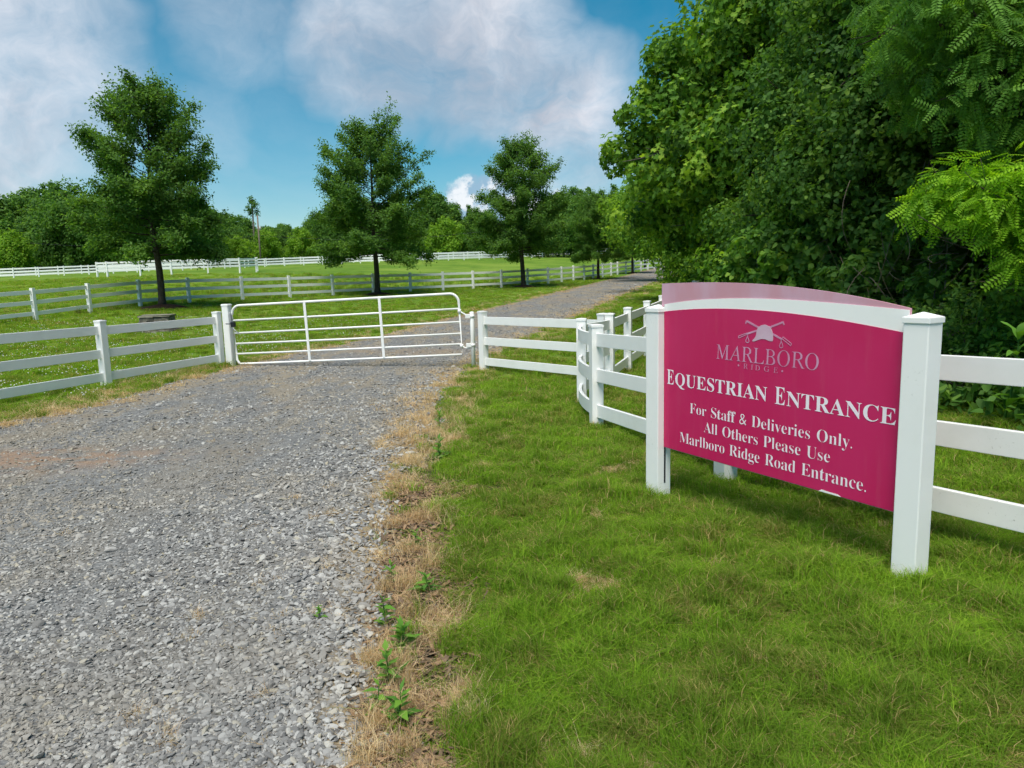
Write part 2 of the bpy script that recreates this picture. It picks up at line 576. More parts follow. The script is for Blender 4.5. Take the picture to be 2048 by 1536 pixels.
def post_mesh(name, h, mat, w=PW):
    return bm_mesh(name, box_bm(w, w, h + .25, .006), mat)


def cap_mesh(name, w, mat, peak=.022):
    bm = box_bm(w + .012, w + .012, .028, .003)
    top = bmesh.ops.create_cone(bm, cap_ends=True, segments=4, radius1=(w + .010) / math.sqrt(2), radius2=.004, depth=peak)
    for v in top['verts']:
        v.co = Matrix.Rotation(math.pi / 4, 4, 'Z') @ v.co
        v.co.z += .0285 + peak / 2
    return bm_mesh(name, bm, mat)


CAP = cap_mesh('post_cap', PW, VINYL, .009)
RAILBM = bm_mesh('rail', box_bm(1, .038, .14, .004, 'mid'), VINYL)
RAILBM_D = RAILBM.copy()
RAILBM_D.materials[0] = VINYL_D
_posts = {}


def fence(name, pts, height, label, rails=(.19, .53, .86), curved=(), caps=True, weathered=(), group=None, skip_post=(), w=PW, lift=None):
    """posts at pts; straight rails between, bent ones for spans in curved"""
    p0 = pts[0]
    root = empty(name, (p0[0], p0[1], Tz(p0[0], p0[1])))
    tag(root, label, 'fence', group)
    o3 = root.location.copy()
    key = (round(height, 3), w)
    if key not in _posts:
        _posts[key] = post_mesh('post', height, VINYL, w)
    zs = [Tz(*q) + (lift[i] if lift else 0) for i, q in enumerate(pts)]
    n = len(pts)
    for i, q in enumerate(pts):
        a, b = pts[max(0, i - 1)], pts[min(n - 1, i + 1)]
        ang = math.atan2(b[1] - a[1], b[0] - a[0])
        if i in skip_post:
            continue
        tilt = (random.uniform(-.006, .006), random.uniform(-.006, .006), ang)
        po = ob('post', _posts[key], root, loc=Vector((q[0], q[1], zs[i] - .25)) - o3, rot=tilt)
        if caps:
            ob('cap', CAP, po, loc=(0, 0, height + .2505 - .004))
    for i in range(n - 1):
        A, B = Vector((*pts[i], zs[i])), Vector((*pts[i + 1], zs[i + 1]))
        d = B - A
        ang = math.atan2(d.y, d.x)
        for j, rz in enumerate(rails):
            if i in curved:
                continue
            L = d.length - w + .02
            me = RAILBM_D if (i, j) in weathered else RAILBM
            sag = random.uniform(-.006, .006)
            ob('rail', me, root, loc=(A + B) / 2 + Vector((0, 0, rz + sag)) - o3, rot=(0, -math.atan2(d.z, math.hypot(d.x, d.y)), ang), scl=(L, 1, 1))
    for i in curved:
        a0 = Vector((*pts[max(0, i - 1)], 0))
        b0 = Vector((*pts[min(n - 1, i + 2)], 0))
        A, B = Vector((*pts[i], zs[i])), Vector((*pts[i + 1], zs[i + 1]))
        ta, tb = (B - a0) * .5, (b0 - A) * .5
        ta.z = tb.z = (B - A).z
        S = 14
        cpt = []
        for k in range(S + 1):
            u = k / S
            h00, h10, h01, h11 = 2 * u**3 - 3 * u**2 + 1, u**3 - 2 * u**2 + u, -2 * u**3 + 3 * u**2, u**3 - u**2
            cpt.append(A * h00 + ta * h10 + B * h01 + tb * h11)
        for rz in rails:
            bm = bmesh.new()
            rows = []
            for k, c in enumerate(cpt):
                tg = (cpt[min(S, k + 1)] - cpt[max(0, k - 1)])
                nr = Vector((-tg.y, tg.x, 0)).normalized() * .019
                rows.append([bm.verts.new(c - o3 + s * nr + Vector((0, 0, rz + dz))) for s, dz in ((1, -.07), (1, .07), (-1, .07), (-1, -.07))])
            for k in range(S):
                for e_ in range(4):
                    f_ = bm.faces.new((rows[k][e_], rows[k][(e_ + 1) % 4], rows[k + 1][(e_ + 1) % 4], rows[k + 1][e_]))
            bmesh.ops.recalc_face_normals(bm, faces=bm.faces[:])
            ob('rail', bm_mesh('bent_rail', bm, VINYL), root)
    return root


# by the sign: from beside the gate, round the bend, behind the sign
fence('rail_fence', [(-.51, 13.1), (1.42, 10.86)], 1.07, 'short white three-rail fence section between gate hinge post and fence bend', rails=(.17, .55, .93), weathered={(0, 2), (0, 0)})
fence('rail_fence', [(6.4, 24.2), (5.65, 21.9), (4.95, 19.6), (4.3, 17.3), (3.35, 15.7), (2.72, 14.1), (2.05, 12.4), (1.5, 10.75), (.93, 9.35), (.91, 7.61), (1.63, 5.32), (2.80, 3.2), (3.95, 1.1), (5.1, -1.0)], 1.07, 'white three-rail fence bending behind the magenta sign and along the woods', rails=(.17, .55, .93), curved=(7, 8), lift=[0] * 9 + [.0, .05, .10, .12, .12], weathered={(10, 0), (10, 1), (11, 0), (11, 1), (9, 0)})
fence('rail_fence', [(-5.93, 14.42), (-6.74, 11.71), (-7.35, 9.4), (-7.95, 7.1), (-8.6, 4.8)], 1.07, 'white three-rail fence left of the gate beside the drive',
      rails=(.17, .55, .93), weathered={(1, 0), (2, 0)})

# inner paddock fence that follows the drive
B_PTS = np.array([(-18.6, 20.6), (-17.6, 23.0), (-16.94, 25.5), (-16.5, 28.1), (-15.9, 30.8), (-14.9, 33.3), (-13.2, 35.4), (-11.5, 37.5), (-9.75, 39.6), (-7.9, 41.6), (-5.95, 43.1), (-4.1, 44.3), (-2.3, 45.6), (-.52, 47.0),
    (1.25, 48.9), (2.75, 50.7), (3.85, 52.6), (4.9, 54.6), (5.9, 56.4), (6.85, 58.4), (7.9, 60.6), (8.9, 62.6), (9.75, 64.5)])
ext = [B_PTS[-1] + np.array([1.10, 2.18]) * k for k in range(1, 13)]
fence('paddock_fence', [tuple(q) for q in B_PTS] + [tuple(q) for q in ext], 1.15, 'long white three-rail paddock fence curving behind the young oaks', rails=(.25, .64, 1.0), caps=False)


def along(pts, step=2.44):
    pts = np.array(pts, float)
    d = np.r_[0, np.cumsum(np.hypot(*np.diff(pts, axis=0).T))]
    n = int(d[-1] // step)
    s = np.arange(n + 1) * step
    return [(float(np.interp(v, d, pts[:, 0])), float(np.interp(v, d, pts[:, 1]))) for v in s]


fence('far_fence', along([(-76, 84.5), (-59, 87.5), (-46, 92), (-36, 100), (-28, 104.5), (-14, 106), (0, 115), (14, 129), (22, 140)], 2.7), 1.2,
      'long white three-rail fence along the top of the far paddock', rails=(.3, .67, 1.05), caps=False)
fence('far_fence', along([(-84, 92), (-60, 96), (-44, 103), (-33, 112), (-13, 114), (2, 124), (17, 139)], 2.7), 1.2,
      'second white fence close behind the far paddock fence', rails=(.3, .67, 1.05), caps=False)
fence('pen_fence', [(-35.2, 61.6), (-34.0, 61.0), (-30.9, 60.4), (-28.2, 60.2), (-25.4, 60.8), (-23.3, 62.4), (-23.0, 65.6), (-24.6, 70.5)], 1.32,
      'small white pen of taller rails in the middle of the paddock', rails=(.62, .9, 1.2), caps=False)

# ------------------------------------------------------------------ gate
gl, gr = Vector((-5.50, 14.20, .05)), Vector((-.93, 13.48, .19))
GW = (Vector((gr.x, gr.y, 0)) - Vector((gl.x, gl.y, 0))).length
gate = empty('field_gate', gl, math.atan2(gr.y - gl.y, gr.x - gl.x))
gate.rotation_euler[1] = -math.atan2(gr.z - gl.z, GW)
tag(gate, 'white tubular steel field gate closed across the gravel drive', 'gate')
GH = 1.16
arc = lambda cx, cz, r, a0, a1: [(cx + r * math.cos(a), 0, cz + r * math.sin(a)) for a in np.linspace(a0, a1, 9)]
pi = math.pi
fr = [(0.05, 0, 0.0), (.03, 0, .03), (0, 0, .08)] + [(0, 0, GH - .2)] + arc(.17, GH - .17, .17, pi, pi / 2) + arc(GW - .17, GH - .17, .17, pi / 2, 0) + [(GW, 0, -.03)]
ob('frame_tube', tubes('frame_tube', [(fr, .024)], GATE_PAINT, 10), gate)
ob('bottom_bar', tubes('bottom_bar', [([(.05, 0, 0), (.3, 0, -.004), (GW / 2, 0, -.006), (GW - .01, 0, .0)], .021)], GATE_PAINT, 8), gate)
for k, z in enumerate((.20, .40, .62, .87)):
    ob('bar', tubes('bar', [([(.012, 0, z + .006 * math.sin(k * 2)), (GW * .5, 0, z - .004), (GW - .012, 0, z)], .0185)], GATE_PAINT, 8), gate)
for u in (.335, .665):
    ob('stay', bm_mesh('stay', box_bm(.052, .014, GH - .01, .003), GATE_PAINT), gate, loc=(GW * u, -.026, .0))
ob('latch_box', bm_mesh('latch_box', box_bm(.075, .075, .10, .008), BLACK), gate, loc=(-.003, 0, .74))
ob('latch_bolt', tubes('latch_bolt', [([(-.03, 0, .80), (-.16, 0, .81)], .010)], BLACK, 6), gate)
ob('brace_chain', tubes('brace_chain', [([(.0, -.03, .72), (.06, -.035, .66), (.12, -.03, .62)], .008)], STEEL, 5), gate)
for z, dz in ((.76, -.05), (.10, .05)):
    ob('hinge', tubes('hinge', [([(GW, 0, z + .07), (GW + .05, 0, z + .03), (GW + .13, -.01, z + dz * .3), (GW + .20, -.02, z + dz * .3)], .014)], GATE_PAINT, 6), gate)
    ob('hinge_collar', tubes('hinge_collar', [([(GW, 0, z + .03), (GW, 0, z + .10)], .033)], GATE_PAINT, 10), gate)

gp = empty('gate_post', (-5.71, 14.40, Tz(-5.71, 14.40)))
tag(gp, 'tall white latch post at the left end of the field gate', 'post')
ob('post', bm_mesh('latch_post', box_bm(.15, .15, 1.45, .035), GATE_PAINT), gp, loc=(0, 0, -.22), rot=(0, 0, -.2))
ob('cap', bm_mesh('latch_cap', box_bm(.162, .162, .05, .02), GATE_PAINT), gp, loc=(0, 0, 1.20), rot=(0, 0, -.2))
ch = []
for k in range(3):
    ch.append(([(.085 + .004 * k, -.05 + .03 * math.cos(a), .98 + .11 * math.sin(a) - .03 * k) for a in np.linspace(0, 6.28, 14)], .009))
ch.append(([(.085, -.03, 1.08), (.12, -.05, 1.02), (.14, -.05, .92), (.10, -.05, .84)], .008))
ob('chain', tubes('chain', ch, STEEL, 5), gp)
hp = empty('gate_post', (-.72, 13.42, Tz(-.72, 13.42)))
tag(hp, 'slim round white hinge post at the right end of the field gate', 'post')
ob('post', tubes('hinge_post', [([(0, 0, -.25), (0, 0, 1.06), (0, 0, 1.075)], [.040, .040, .030])], GATE_PAINT, 14), hp)
for z in (.985, .44):
    ob('bracket', bm_mesh('bracket', box_bm(.10, .05, .075, .006), GATE_PAINT), hp, loc=(-.075, -.02, z - .03))
    ob('collar', tubes('collar', [([(0, 0, z - .025), (0, 0, z + .035)], .046)], GATE_PAINT, 14), hp)

# ------------------------------------------------------------------ sign
MAG = new_mat('magenta_print')
m, t, out = MAG
p = pos(t)
fade = sstep(t, noise(t, p, 1.3, 4, .6), .35, .75)
strk = sstep(t, noise(t, vmth(t, 'MULTIPLY', p, (9, 9, .7)), 2.2, 5, .65), .50, .78)
magc = mixc(t, mth(t, 'MULTIPLY', fade, .45), (.52, .010, .098), (.57, .022, .135))
magc = mixc(t, mth(t, 'MULTIPLY', strk, .06), magc, (.50, .26, .30))
magc = mixc(t, mth(t, 'MULTIPLY', sstep(t, noise(t, p, 60, 5, .7), .60, .74), .12), magc, (.30, .16, .17))
principled(t, out, magc, mth(t, 'ADD', .28, mth(t, 'MULTIPLY', fade, .25)), .45, bump(t, noise(t, p, 260, 2), .03, .001))
MAG = m
m, t, out = new_mat('faded_pink_board')
p = pos(t)
principled(t, out, mixc(t, sstep(t, noise(t, vmth(t, 'MULTIPLY', p, (3, 3, 1)), 1.6, 4), .35, .7), (.56, .28, .34), (.58, .36, .46)), .4, .4)
PINK = m
WBOARD = vinyl('white_board', .35)
LETTER = simple('white_lettering', (.86, .78, .84), rough=.5)
LOGO = simple('faded_pink_lettering', (.55, .22, .36), (.60, .30, .46), 5, rough=.5)
HATM = simple('faded_grey_emblem', (.56, .36, .46), (.60, .42, .52), 8, rough=.5)

SA = math.atan2(-.85, .527)
sign = empty('entrance_sign', (1.04, 4.99, 0), SA)
tag(sign, 'magenta entrance sign with white lettering between two white posts on the grass', 'sign')
SL = 1.823
post_s = bm_mesh('sign_post', box_bm(.124, .124, 1.37 + .3, .006), VINYL)
cap_s = cap_mesh('sign_cap', .124, VINYL, .024)
for x, zt in ((0, 1.325), (SL, 1.315)):
    po = ob('post', post_s, sign, loc=(x, 0, zt - 1.67))
    ob('cap', cap_s, po, loc=(0, 0, 1.6705 - .004))
ob('slot', bm_mesh('slot', box_bm(.004, .014, .30, .0), BLACK), sign, loc=(.0625, .004, .10))
curve = lambda pts, n=26: [(x, float(np.polyval(np.polyfit([q[0] for q in pts], [q[1] for q in pts], 3), x))) for x in np.linspace(pts[0][0], pts[-1][0], n)]
pk = curve([(.036, 1.517), (.476, 1.522), (.967, 1.497), (1.377, 1.451), (1.616, 1.413), (1.76, 1.378)])
wh = curve([(.066, 1.375), (.291, 1.403), (.652, 1.419), (1.114, 1.414), (1.502, 1.39), (1.758, 1.372)])
mg = curve([(.066, 1.326), (.457, 1.353), (.653, 1.357), (1.117, 1.335), (1.507, 1.295), (1.758, 1.257)])
board = ob('panel', prism('panel', [(.066, .364)] + [(1.758, .333)] + [(max(x, .0661), z) if z < 1.36 else (x, z) for x, z in reversed(pk)] + ([(.036, 1.36), (.066, 1.36)]), -.004, .012, PINK), sign)
ob('white_band', prism('white_band', [(.0665, .372)] + [(1.7575, .341)] + list(reversed(wh)), -.0075, -.0042, WBOARD), board)
field = ob('magenta_field', prism('magenta_field', [(.067, .369)] + [(1.757, .338)] + list(reversed(mg)), -.0100, -.0078, MAG), board)
ob('chipped_edge', prism('chipped_edge', [(1.30, .3445), (1.439, .342), (1.42, .352), (1.36, .354), (1.32, .357)], -.0112, -.0102, WBOARD), board)


def uni(s, up, lo, special=None):
    o = ''
    for c in s:
        if 'A' <= c <= 'Z':
            o += chr(up + ord(c) - 65)
        elif 'a' <= c <= 'z':
            o += chr(lo + ord(c) - 97)
        else:
            o += c
    return o


def glyphs(s, offset=0.0, shear=0.0, space=1.0):
    c = bpy.data.curves.new('text', 'FONT')
    c.body, c.offset, c.shear, c.space_character = s, offset, shear, space
    c.resolution_u = 3
    o = bpy.data.objects.new('text', c)
    col.objects.link(o)
    bpy.context.view_layer.update()
    me = bpy.data.meshes.new_from_object(o.evaluated_get(bpy.context.evaluated_depsgraph_get()))
    bpy.data.objects.remove(o)
    return me


_caph = {}


_adv, _gl = {}, {}


def width(st_):
    me = glyphs(st_)
    w_ = max(v.co.x for v in me.vertices) - min(v.co.x for v in me.vertices)
    bpy.data.meshes.remove(me)
    return w_


def lettering(s, u0, u1, base, cap, style='bold', mat=None, slope=-.020, space=1.0):
    up, lo = (0x1D400, 0x1D41A) if style != 'light' else (0x1D434, 0x1D44E)
    sh = -.235 if style == 'light' else 0.0
    VV, FF, X, gaps = [], [], 0.0, .10
    if style not in _caph:
        _caph[style] = max(v.co.y for v in glyphs(uni('E', up, lo), 0, sh).vertices)
    for ci, ch_ in enumerate(s):
        if ch_ == ' ':
            X += .34
            continue
        g_ = uni(ch_, up, lo)
        off = {'bold': -.003, 'book': -.005 if ch_ in 'tf' else -.0125, 'light': -.004}[style]
        key = (g_, off)
        if key not in _gl:
            me = glyphs(g_, off, sh)
            _gl[key] = (np.array([v.co[:] for v in me.vertices]), [tuple(p_.vertices) for p_ in me.polygons])
            _adv[key] = width(g_ + g_) - width(g_)
            bpy.data.meshes.remove(me)
        V_, P_ = _gl[key]
        b_ = sum(len(v) for v in VV)
        V_ = V_.copy()
        V_[:, 0] += X
        V_[:, 2] = .0003 * (ci % 2)
        VV.append(V_)
        FF += [tuple(q_ + b_ for q_ in f_) for f_ in P_]
        X += _adv[key] * space * (.97 if style == 'book' else 1.0)
    V_ = np.concatenate(VV)
    x0, x1 = V_[:, 0].min(), V_[:, 0].max()
    k_ = cap / _caph[style]
    xs_ = u0 + (V_[:, 0] - x0) / (x1 - x0) * (u1 - u0)
    me = bpy.data.meshes.new('lettering')
    me.from_pydata(np.stack([xs_, -.0112 - V_[:, 2], base + V_[:, 1] * k_ + slope * (xs_ - u0)], -1).tolist(), [], FF)
    me.materials.append(mat or LETTER)
    me.update()
    return ob('lettering', me, field)


lettering('E', .099, .163, .825, .102)
lettering('QUESTRIAN', .176, .937, .8235, .086)
lettering('E', .993, 1.062, .803, .104)
lettering('NTRANCE', 1.073, 1.721, .8015, .086)
lettering('For Staff & Deliveries Only.', .315, 1.492, .648, .070, 'book')
lettering('All Others Please Use', .441, 1.364, .538, .070, 'book')
lettering('Marlboro Ridge Road Entrance.', .223, 1.581, .432, .072, 'book')
lettering('MARLBORO', .539, 1.274, 1.036, .093, 'light', LOGO, -.012)
lettering('RIDGE', .757, 1.008, .992, .031, 'light', LOGO, -.018, 1.7)
for u, z in ((.718, 1.008), (1.038, 1.002)):
    ob('lettering_dot', prism('dot', [(u + .0065 * math.cos(a), z + .0065 * math.sin(a)) for a in np.linspace(0, 6.28, 11)[:-1]], -.0114, -.0104, LOGO), field)
hat = [(.852, 1.236), (.862, 1.251), (.881, 1.263), (.910, 1.268), (.938, 1.260), (.952, 1.247), (.962, 1.230), (.968, 1.205), (.969, 1.180), (.963, 1.172), (.941, 1.173), (.915, 1.181), (.885, 1.182), (.862, 1.174), (.838, 1.165), (.822, 1.163), (.818, 1.169), (.832, 1.180), (.844, 1.196), (.848, 1.215)]
ob('emblem_cap', prism('emblem_cap', hat, -.0118, -.0104, HATM), field)


def strip(a, b, w):
    d = (Vector(b) - Vector(a)).normalized()
    q = Vector((-d.y, d.x)) * w / 2
    return [tuple(Vector(a) + q), tuple(Vector(a) - q), tuple(Vector(b) - q), tuple(Vector(b) + q)]


for nm, segs in (('emblem_stick', [((.774, 1.285), (.870, 1.246)), ((.965, 1.215), (1.030, 1.187))]), ('emblem_stick', [((1.036, 1.288), (.942, 1.253)), ((.850, 1.230), (.776, 1.206))])):
    for a, b in segs:
        ob(nm, prism(nm, strip(a, b, .0115), -.0114, -.0104, LOGO), field)
for a, b in (((.772, 1.287), (.768, 1.268)), ((1.034, 1.290), (1.042, 1.271))):
    ob('emblem_tip', prism('emblem_tip', strip(a, b, .008), -.0116, -.0105, LOGO), field)
for box in ([(.778, 1.212), (.771, 1.201), (.717, 1.178), (.713, 1.190)], [(1.028, 1.192), (1.036, 1.201), (1.096, 1.166), (1.089, 1.154)]):
    for k in range(4):
        ob('emblem_handle', prism('emblem_handle', strip(box[k], box[(k + 1) % 4], .0042), -.0115, -.0104, LOGO), field)
for cx, cz in ((.783, 1.200), (1.026, 1.184)):
    ring = [(cx + .016 * math.sin(a) * math.sin(a / 2), cz - .046 * (math.sin(a / 2) ** 1.0)) for a in np.linspace(0, 2 * pi, 15)]
    bm = bmesh.new()
    for k in range(14):
        bm.faces.new([bm.verts.new((x, -.0116, z)) for x, z in strip(ring[k], ring[k + 1], .005)])
    ob('emblem_loop', bm_mesh('emblem_loop', bm, LOGO), field)

# ------------------------------------------------------------------ low stone stack behind the left fence
st = empty('stone_plinth', (-10.75, 21.75, Tz(-10.75, 21.75)), .2)
tag(st, 'low square stack of rough field stones on the lawn behind the left fence', 'plinth')
random.seed(3)
z = -.05
for course in range(4):
    h = .125
    ins = .10 if course > 0 else 0
    half = .56 - ins - .02 * course
    for side in range(4):
        x = -half
        while x < half - .05:
            w = min(random.uniform(.18, .36), half - x)
            bm = box_bm(w - .012, .22, h - .010, .014)
            for v in bm.verts:
                v.co += Vector((random.uniform(-.012, .012), random.uniform(-.014, .014), random.uniform(-.008, .008)))
            o = ob('stone', bm_mesh('stone', bm, STONE), st)
            q = Matrix.Rotation(side * pi / 2, 4, 'Z') @ Vector((x + w / 2, -half + .10, z))
            o.location, o.rotation_euler = q, (0, 0, side * pi / 2)
            x += w
    z += h
for (cx, cy) in ((-.22, -.22), (.22, -.22), (-.22, .22), (.22, .22)):
    bm = box_bm(.43, .43, .06, .012)
    for v in bm.verts:
        v.co += Vector((random.uniform(-.015, .015), random.uniform(-.015, .015), random.uniform(-.006, .006)))
    ob('cap_stone', bm_mesh('cap_stone', bm, CAPSTONE), st, loc=(cx, cy, z + random.uniform(0, .01)))

# ------------------------------------------------------------------ leaves
KITE = (np.array([(0, 0, 0), (.5, .30, .05), (1, 0, -.04), (.5, -.30, .05)]), np.array([(0, 1, 2), (0, 2, 3)])[:, ::-1])
_pts = [(0, 0), (.10, .30), (-.08, .52), (.28, .40), (.50, .62), (.60, .26), (1.0, 0)]
_lob = [(x, y, .10 * abs(y)) for x, y in _pts] + [(x, -y, .10 * abs(y)) for x, y in _pts[1:-1][::-1]]
_lob = np.array(_lob + [(.33, 0, 0)])
_nl = len(_lob) - 1
LOBED = (_lob, np.array([(_nl, (i + 1) % _nl, i) for i in range(_nl)]))
_hv = np.array([(0, 0, 0), (-.08, .30, .05), (.25, .45, .07), (.62, .30, .03), (1, 0, -.06), (.62, -.30, .03), (.25, -.45, .07), (-.08, -.30, .05)])
HEART = (_hv, np.array([(0, 2, 1), (0, 3, 2), (0, 4, 3), (0, 5, 4), (0, 6, 5), (0, 7, 6)]))


def frond(nl=8):
    V, Fc = [], []
    for i in range(nl):
        u = .12 + .86 * i / (nl - 1)
        dr = -.16 * u * u
        for s in (-1, 1):
            b = len(V)
            ln, wd = .20 * (1 - .35 * abs(u - .55)), .055
            c, sn = math.cos(1.25 * s), math.sin(1.25 * s)
            for lx, ly in ((0, 0), (.5, wd / ln / 1.0 * .9), (1, 0), (.5, -wd / ln * .9)):
                x, y = lx * ln, ly * ln
                V.append((u + x * c - y * sn, x * sn + y * c, dr - .05 * lx))
            Fc += [(b, b + 2, b + 1), (b, b + 3, b + 2)]
    b = len(V)
    V += [(0, .006, 0), (0, -.006, 0), (1, -.004, -.17), (1, .004, -.17)]
    Fc += [(b, b + 1, b + 2), (b, b + 2, b + 3)]
    return np.array(V), np.array(Fc)


PINNATE = frond()


def unit(v):
    return v / (np.linalg.norm(v, axis=-1, keepdims=True) + 1e-9)


def leaf_mesh(name, Pp, N, size, tmpl, tint, mat, droop=.5, rs=None):
    rs = rs or np.random.default_rng(1)
    tv, tf = tmpl
    n = len(Pp)
    N = unit(N)
    t_ = rs.normal(size=(n, 3))
    t_[:, 2] -= droop
    t_ = unit(t_ - (t_ * N).sum(1, keepdims=True) * N)
    b_ = np.cross(N, t_)
    s = np.asarray(size).reshape(-1, 1, 1) if np.ndim(size) else size
    V = Pp[:, None] + s * (t_[:, None] * tv[None, :, 0, None] + b_[:, None] * tv[None, :, 1, None] + N[:, None] * tv[None, :, 2, None])
    F_ = (np.arange(n)[:, None, None] * len(tv) + tf[None]).reshape(-1, 3)
    return mesh_np(name, V.reshape(-1, 3), F_, mat, {'tint': np.repeat(np.clip(tint, -1, 1), len(tv))})


def lobe_points(lobes, per_m2, rs, sub=.36, up=.35, shell=.55):
    """scatter leaf places through lumpy clumps sitting on each lobe"""
    PP, NN, TT = [], [], []
    for L in lobes:
        c, r = np.array(L[:3]), (np.array(L[3:6]) if len(L) >= 6 else np.full(3, L[3]))
        rm = r.mean()
        ns = int(26 + 10 * rm)
        d = unit(rs.normal(size=(ns, 3)))
        sc = c + d * r * rs.uniform(.42, 1.12, (ns, 1))
        sr = rm * sub * rs.uniform(.6, 1.25, ns)
        stint = rs.normal(0, .24, ns)
        tot = int(per_m2 * 4 * math.pi * rm * rm)
        k = rs.integers(0, ns, tot)
        dd = unit(rs.normal(size=(tot, 3)))
        rad = rs.uniform(shell, 1.05, (tot, 1)) ** .7
        q = sc[k] + dd * sr[k, None] * rad
        PP.append(q)
        out_ = unit(q - c)
        NN.append(dd * .55 + out_ * .45 + np.array([0, 0, up]) + rs.normal(0, .45, (tot, 3)))
        TT.append(.50 + stint[k] + rs.normal(0, .20, tot))
    return np.concatenate(PP), np.concatenate(NN), np.concatenate(TT)


def limbs_to(base, targets, r0, rs, bend=.25):
    """bent limbs from a fork point to each target"""
    out = []
    for tg in targets:
        a, b = np.array(base, float), np.array(tg, float)
        L = np.linalg.norm(b - a)
        u = np.linspace(0, 1, 8)[:, None]
        mid = (a + b) / 2 + rs.normal(0, bend * L * .25, 3) + np.array([0, 0, -bend * L * .2])
        pts = (1 - u) ** 2 * a + 2 * u * (1 - u) * mid + u * u * b
        out.append((pts, np.linspace(r0, r0 * .22, 8)))
    return out


def lobe_tree(name, label, base, fork_z, lobes, per_m2, size, tmpl, lmat, bark, r_trunk, seed, cat='tree', group=None, droop=.5, sub=.36, up=.35):
    rs = np.random.default_rng(seed)
    root = empty(name, (base[0], base[1], Tz(base[0], base[1])))
    tag(root, label, cat, group)
    o3 = np.array(root.location)
    Pp, N, tt = lobe_points(lobes, per_m2, rs, sub, up)
    keep = Pp[:, 2] > T(Pp[:, 0], Pp[:, 1]) + .04
    Pp, N, tt = Pp[keep], N[keep], tt[keep]
    sz = size * rs.uniform(.65, 1.25, len(Pp))
    ob('crown', leaf_mesh('crown', Pp - o3, N, sz, tmpl, tt, lmat, droop, rs), root)
    fk = np.array([base[0], base[1], o3[2] + fork_z])
    u = np.linspace(0, 1, 6)[:, None]
    tr = np.array([base[0], base[1], o3[2] - .2]) * (1 - u) + fk * u + rs.normal(0, r_trunk * .25, (6, 3)) * u * (1 - u) * 4
    lines = [(tr - o3, np.linspace(r_trunk * 1.25, r_trunk * .8, 6))]
    ob('trunk', tubes('trunk', lines, bark, 8), root)
    lm = limbs_to(fk, [np.array(L[:3]) + rs.normal(0, .2, 3) for L in lobes], r_trunk * .5, rs)
    tw = []
    for L in lobes:
        for _ in range(5):
            d = unit(rs.normal(size=3))
            rmean = np.mean(L[3:6]) if len(L) >= 6 else L[3]
            tw += limbs_to(np.array(L[:3]), [np.array(L[:3]) + d * rmean * .95], r_trunk * .12 + .004, rs)
    ob('limbs', tubes('limbs', [(p_ - o3, r_) for p_, r_ in lm + tw], bark, 5), root)
    return root


# ------------------------------------------------------------------ young oaks
def oak_meshes(seed, H, halfw):
    """straight leader, limbs round it: drooping low down, rising near the top"""
    rs = np.random.default_rng(seed)
    prof_z = np.array([.185, .22, .28, .36, .46, .58, .70, .82, .92, 1.0])
    prof_r = np.array([.45, .80, .97, 1.0, .99, .94, .80, .56, .33, .08])
    lines, LP, LN, LT = [], [], [], []
    wob = lambda z: np.array([.10 * math.sin(z * .9 + seed), .08 * math.cos(z * .7 + seed), 0])
    zz = np.linspace(-.2, H * .97, 16)
    trunk = np.array([np.array([0, 0, z_]) + wob(z_) * min(1, max(0, z_) / 3) for z_ in zz])
    tr_r = np.interp(zz, [-.2, 0, .35, H * .2, H * .6, H * .97], [.24, .20, .155, .135, .075, .012])
    nl = 92
    for i in range(nl):
        f = .245 + .735 * (i / (nl - 1)) ** .92
        z0 = (f - .02) * H if f > .3 else f * H
        az = i * 2.39996 + rs.normal(0, .25)
        rlen = halfw * np.interp(f + .02, prof_z, prof_r) * rs.uniform(.72, 1.12)
        elev = np.interp(f, [.2, .32, .5, .75, 1], [.0, .04, .22, .55, 1.1]) + rs.normal(0, .14)
        d = np.array([math.cos(az), math.sin(az), 0])
        s = np.linspace(0, 1, 7)
        pts = np.array([trunk_pt for trunk_pt in [np.array([0, 0, z0]) + wob(z0)]]) + (s[:, None] * rlen) * d + np.outer(np.tan(elev) * s * rlen + .10 * rlen * s * s * (1 if f > .35 else -.6), [0, 0, 1])
        pts += rs.normal(0, .035, pts.shape) * s[:, None]
        lines.append((pts, np.linspace(.038 * (1.2 - f), .008, 7)))
        ntw = int(10 + rlen * (13.0 if f < .6 else 10))
        ltint = rs.normal(0, .10)
        for k in range(ntw):
            u = rs.uniform(.22, 1.0) ** .8
            b = np.array([np.interp(u, s, pts[:, j]) for j in range(3)])
            ta = az + rs.choice([-1, 1]) * rs.uniform(.3, 1.3)
            tl = rs.uniform(.3, .72) * (1.15 - .35 * u)
            td = unit(np.array([math.cos(ta), math.sin(ta), rs.normal(.2, .65)]))
            e_ = b + td * tl
            if rs.uniform() < .55:
                lines.append((np.array([b, (b + e_) / 2 + rs.normal(0, .02, 3), e_]), np.array([.008, .006, .003])))
            nlf = rs.integers(20, 34) if f < .62 else rs.integers(15, 26)
            q = b + (e_ - b) * rs.uniform(.05, 1.15, (nlf, 1)) + rs.normal(0, .10, (nlf, 3))
            LP.append(q)
            LN.append(np.array([0, 0, .75]) + rs.normal(0, .6, (nlf, 3)) + d * .3)
            LT.append(np.full(nlf, .42 + ltint) + rs.normal(0, .18, nlf))
    P_, N_, T_ = np.concatenate(LP), np.concatenate(LN), np.concatenate(LT)
    crown = leaf_mesh('oak_crown', P_, N_, rs.uniform(.09, .165, len(P_)), KITE, T_, L_OAK, .4, rs)
    tm = tubes('oak_trunk', [(trunk, tr_r)], BARK, 10)
    lmm = tubes('oak_limbs', lines, BARK, 4)
    return tm, lmm, crown


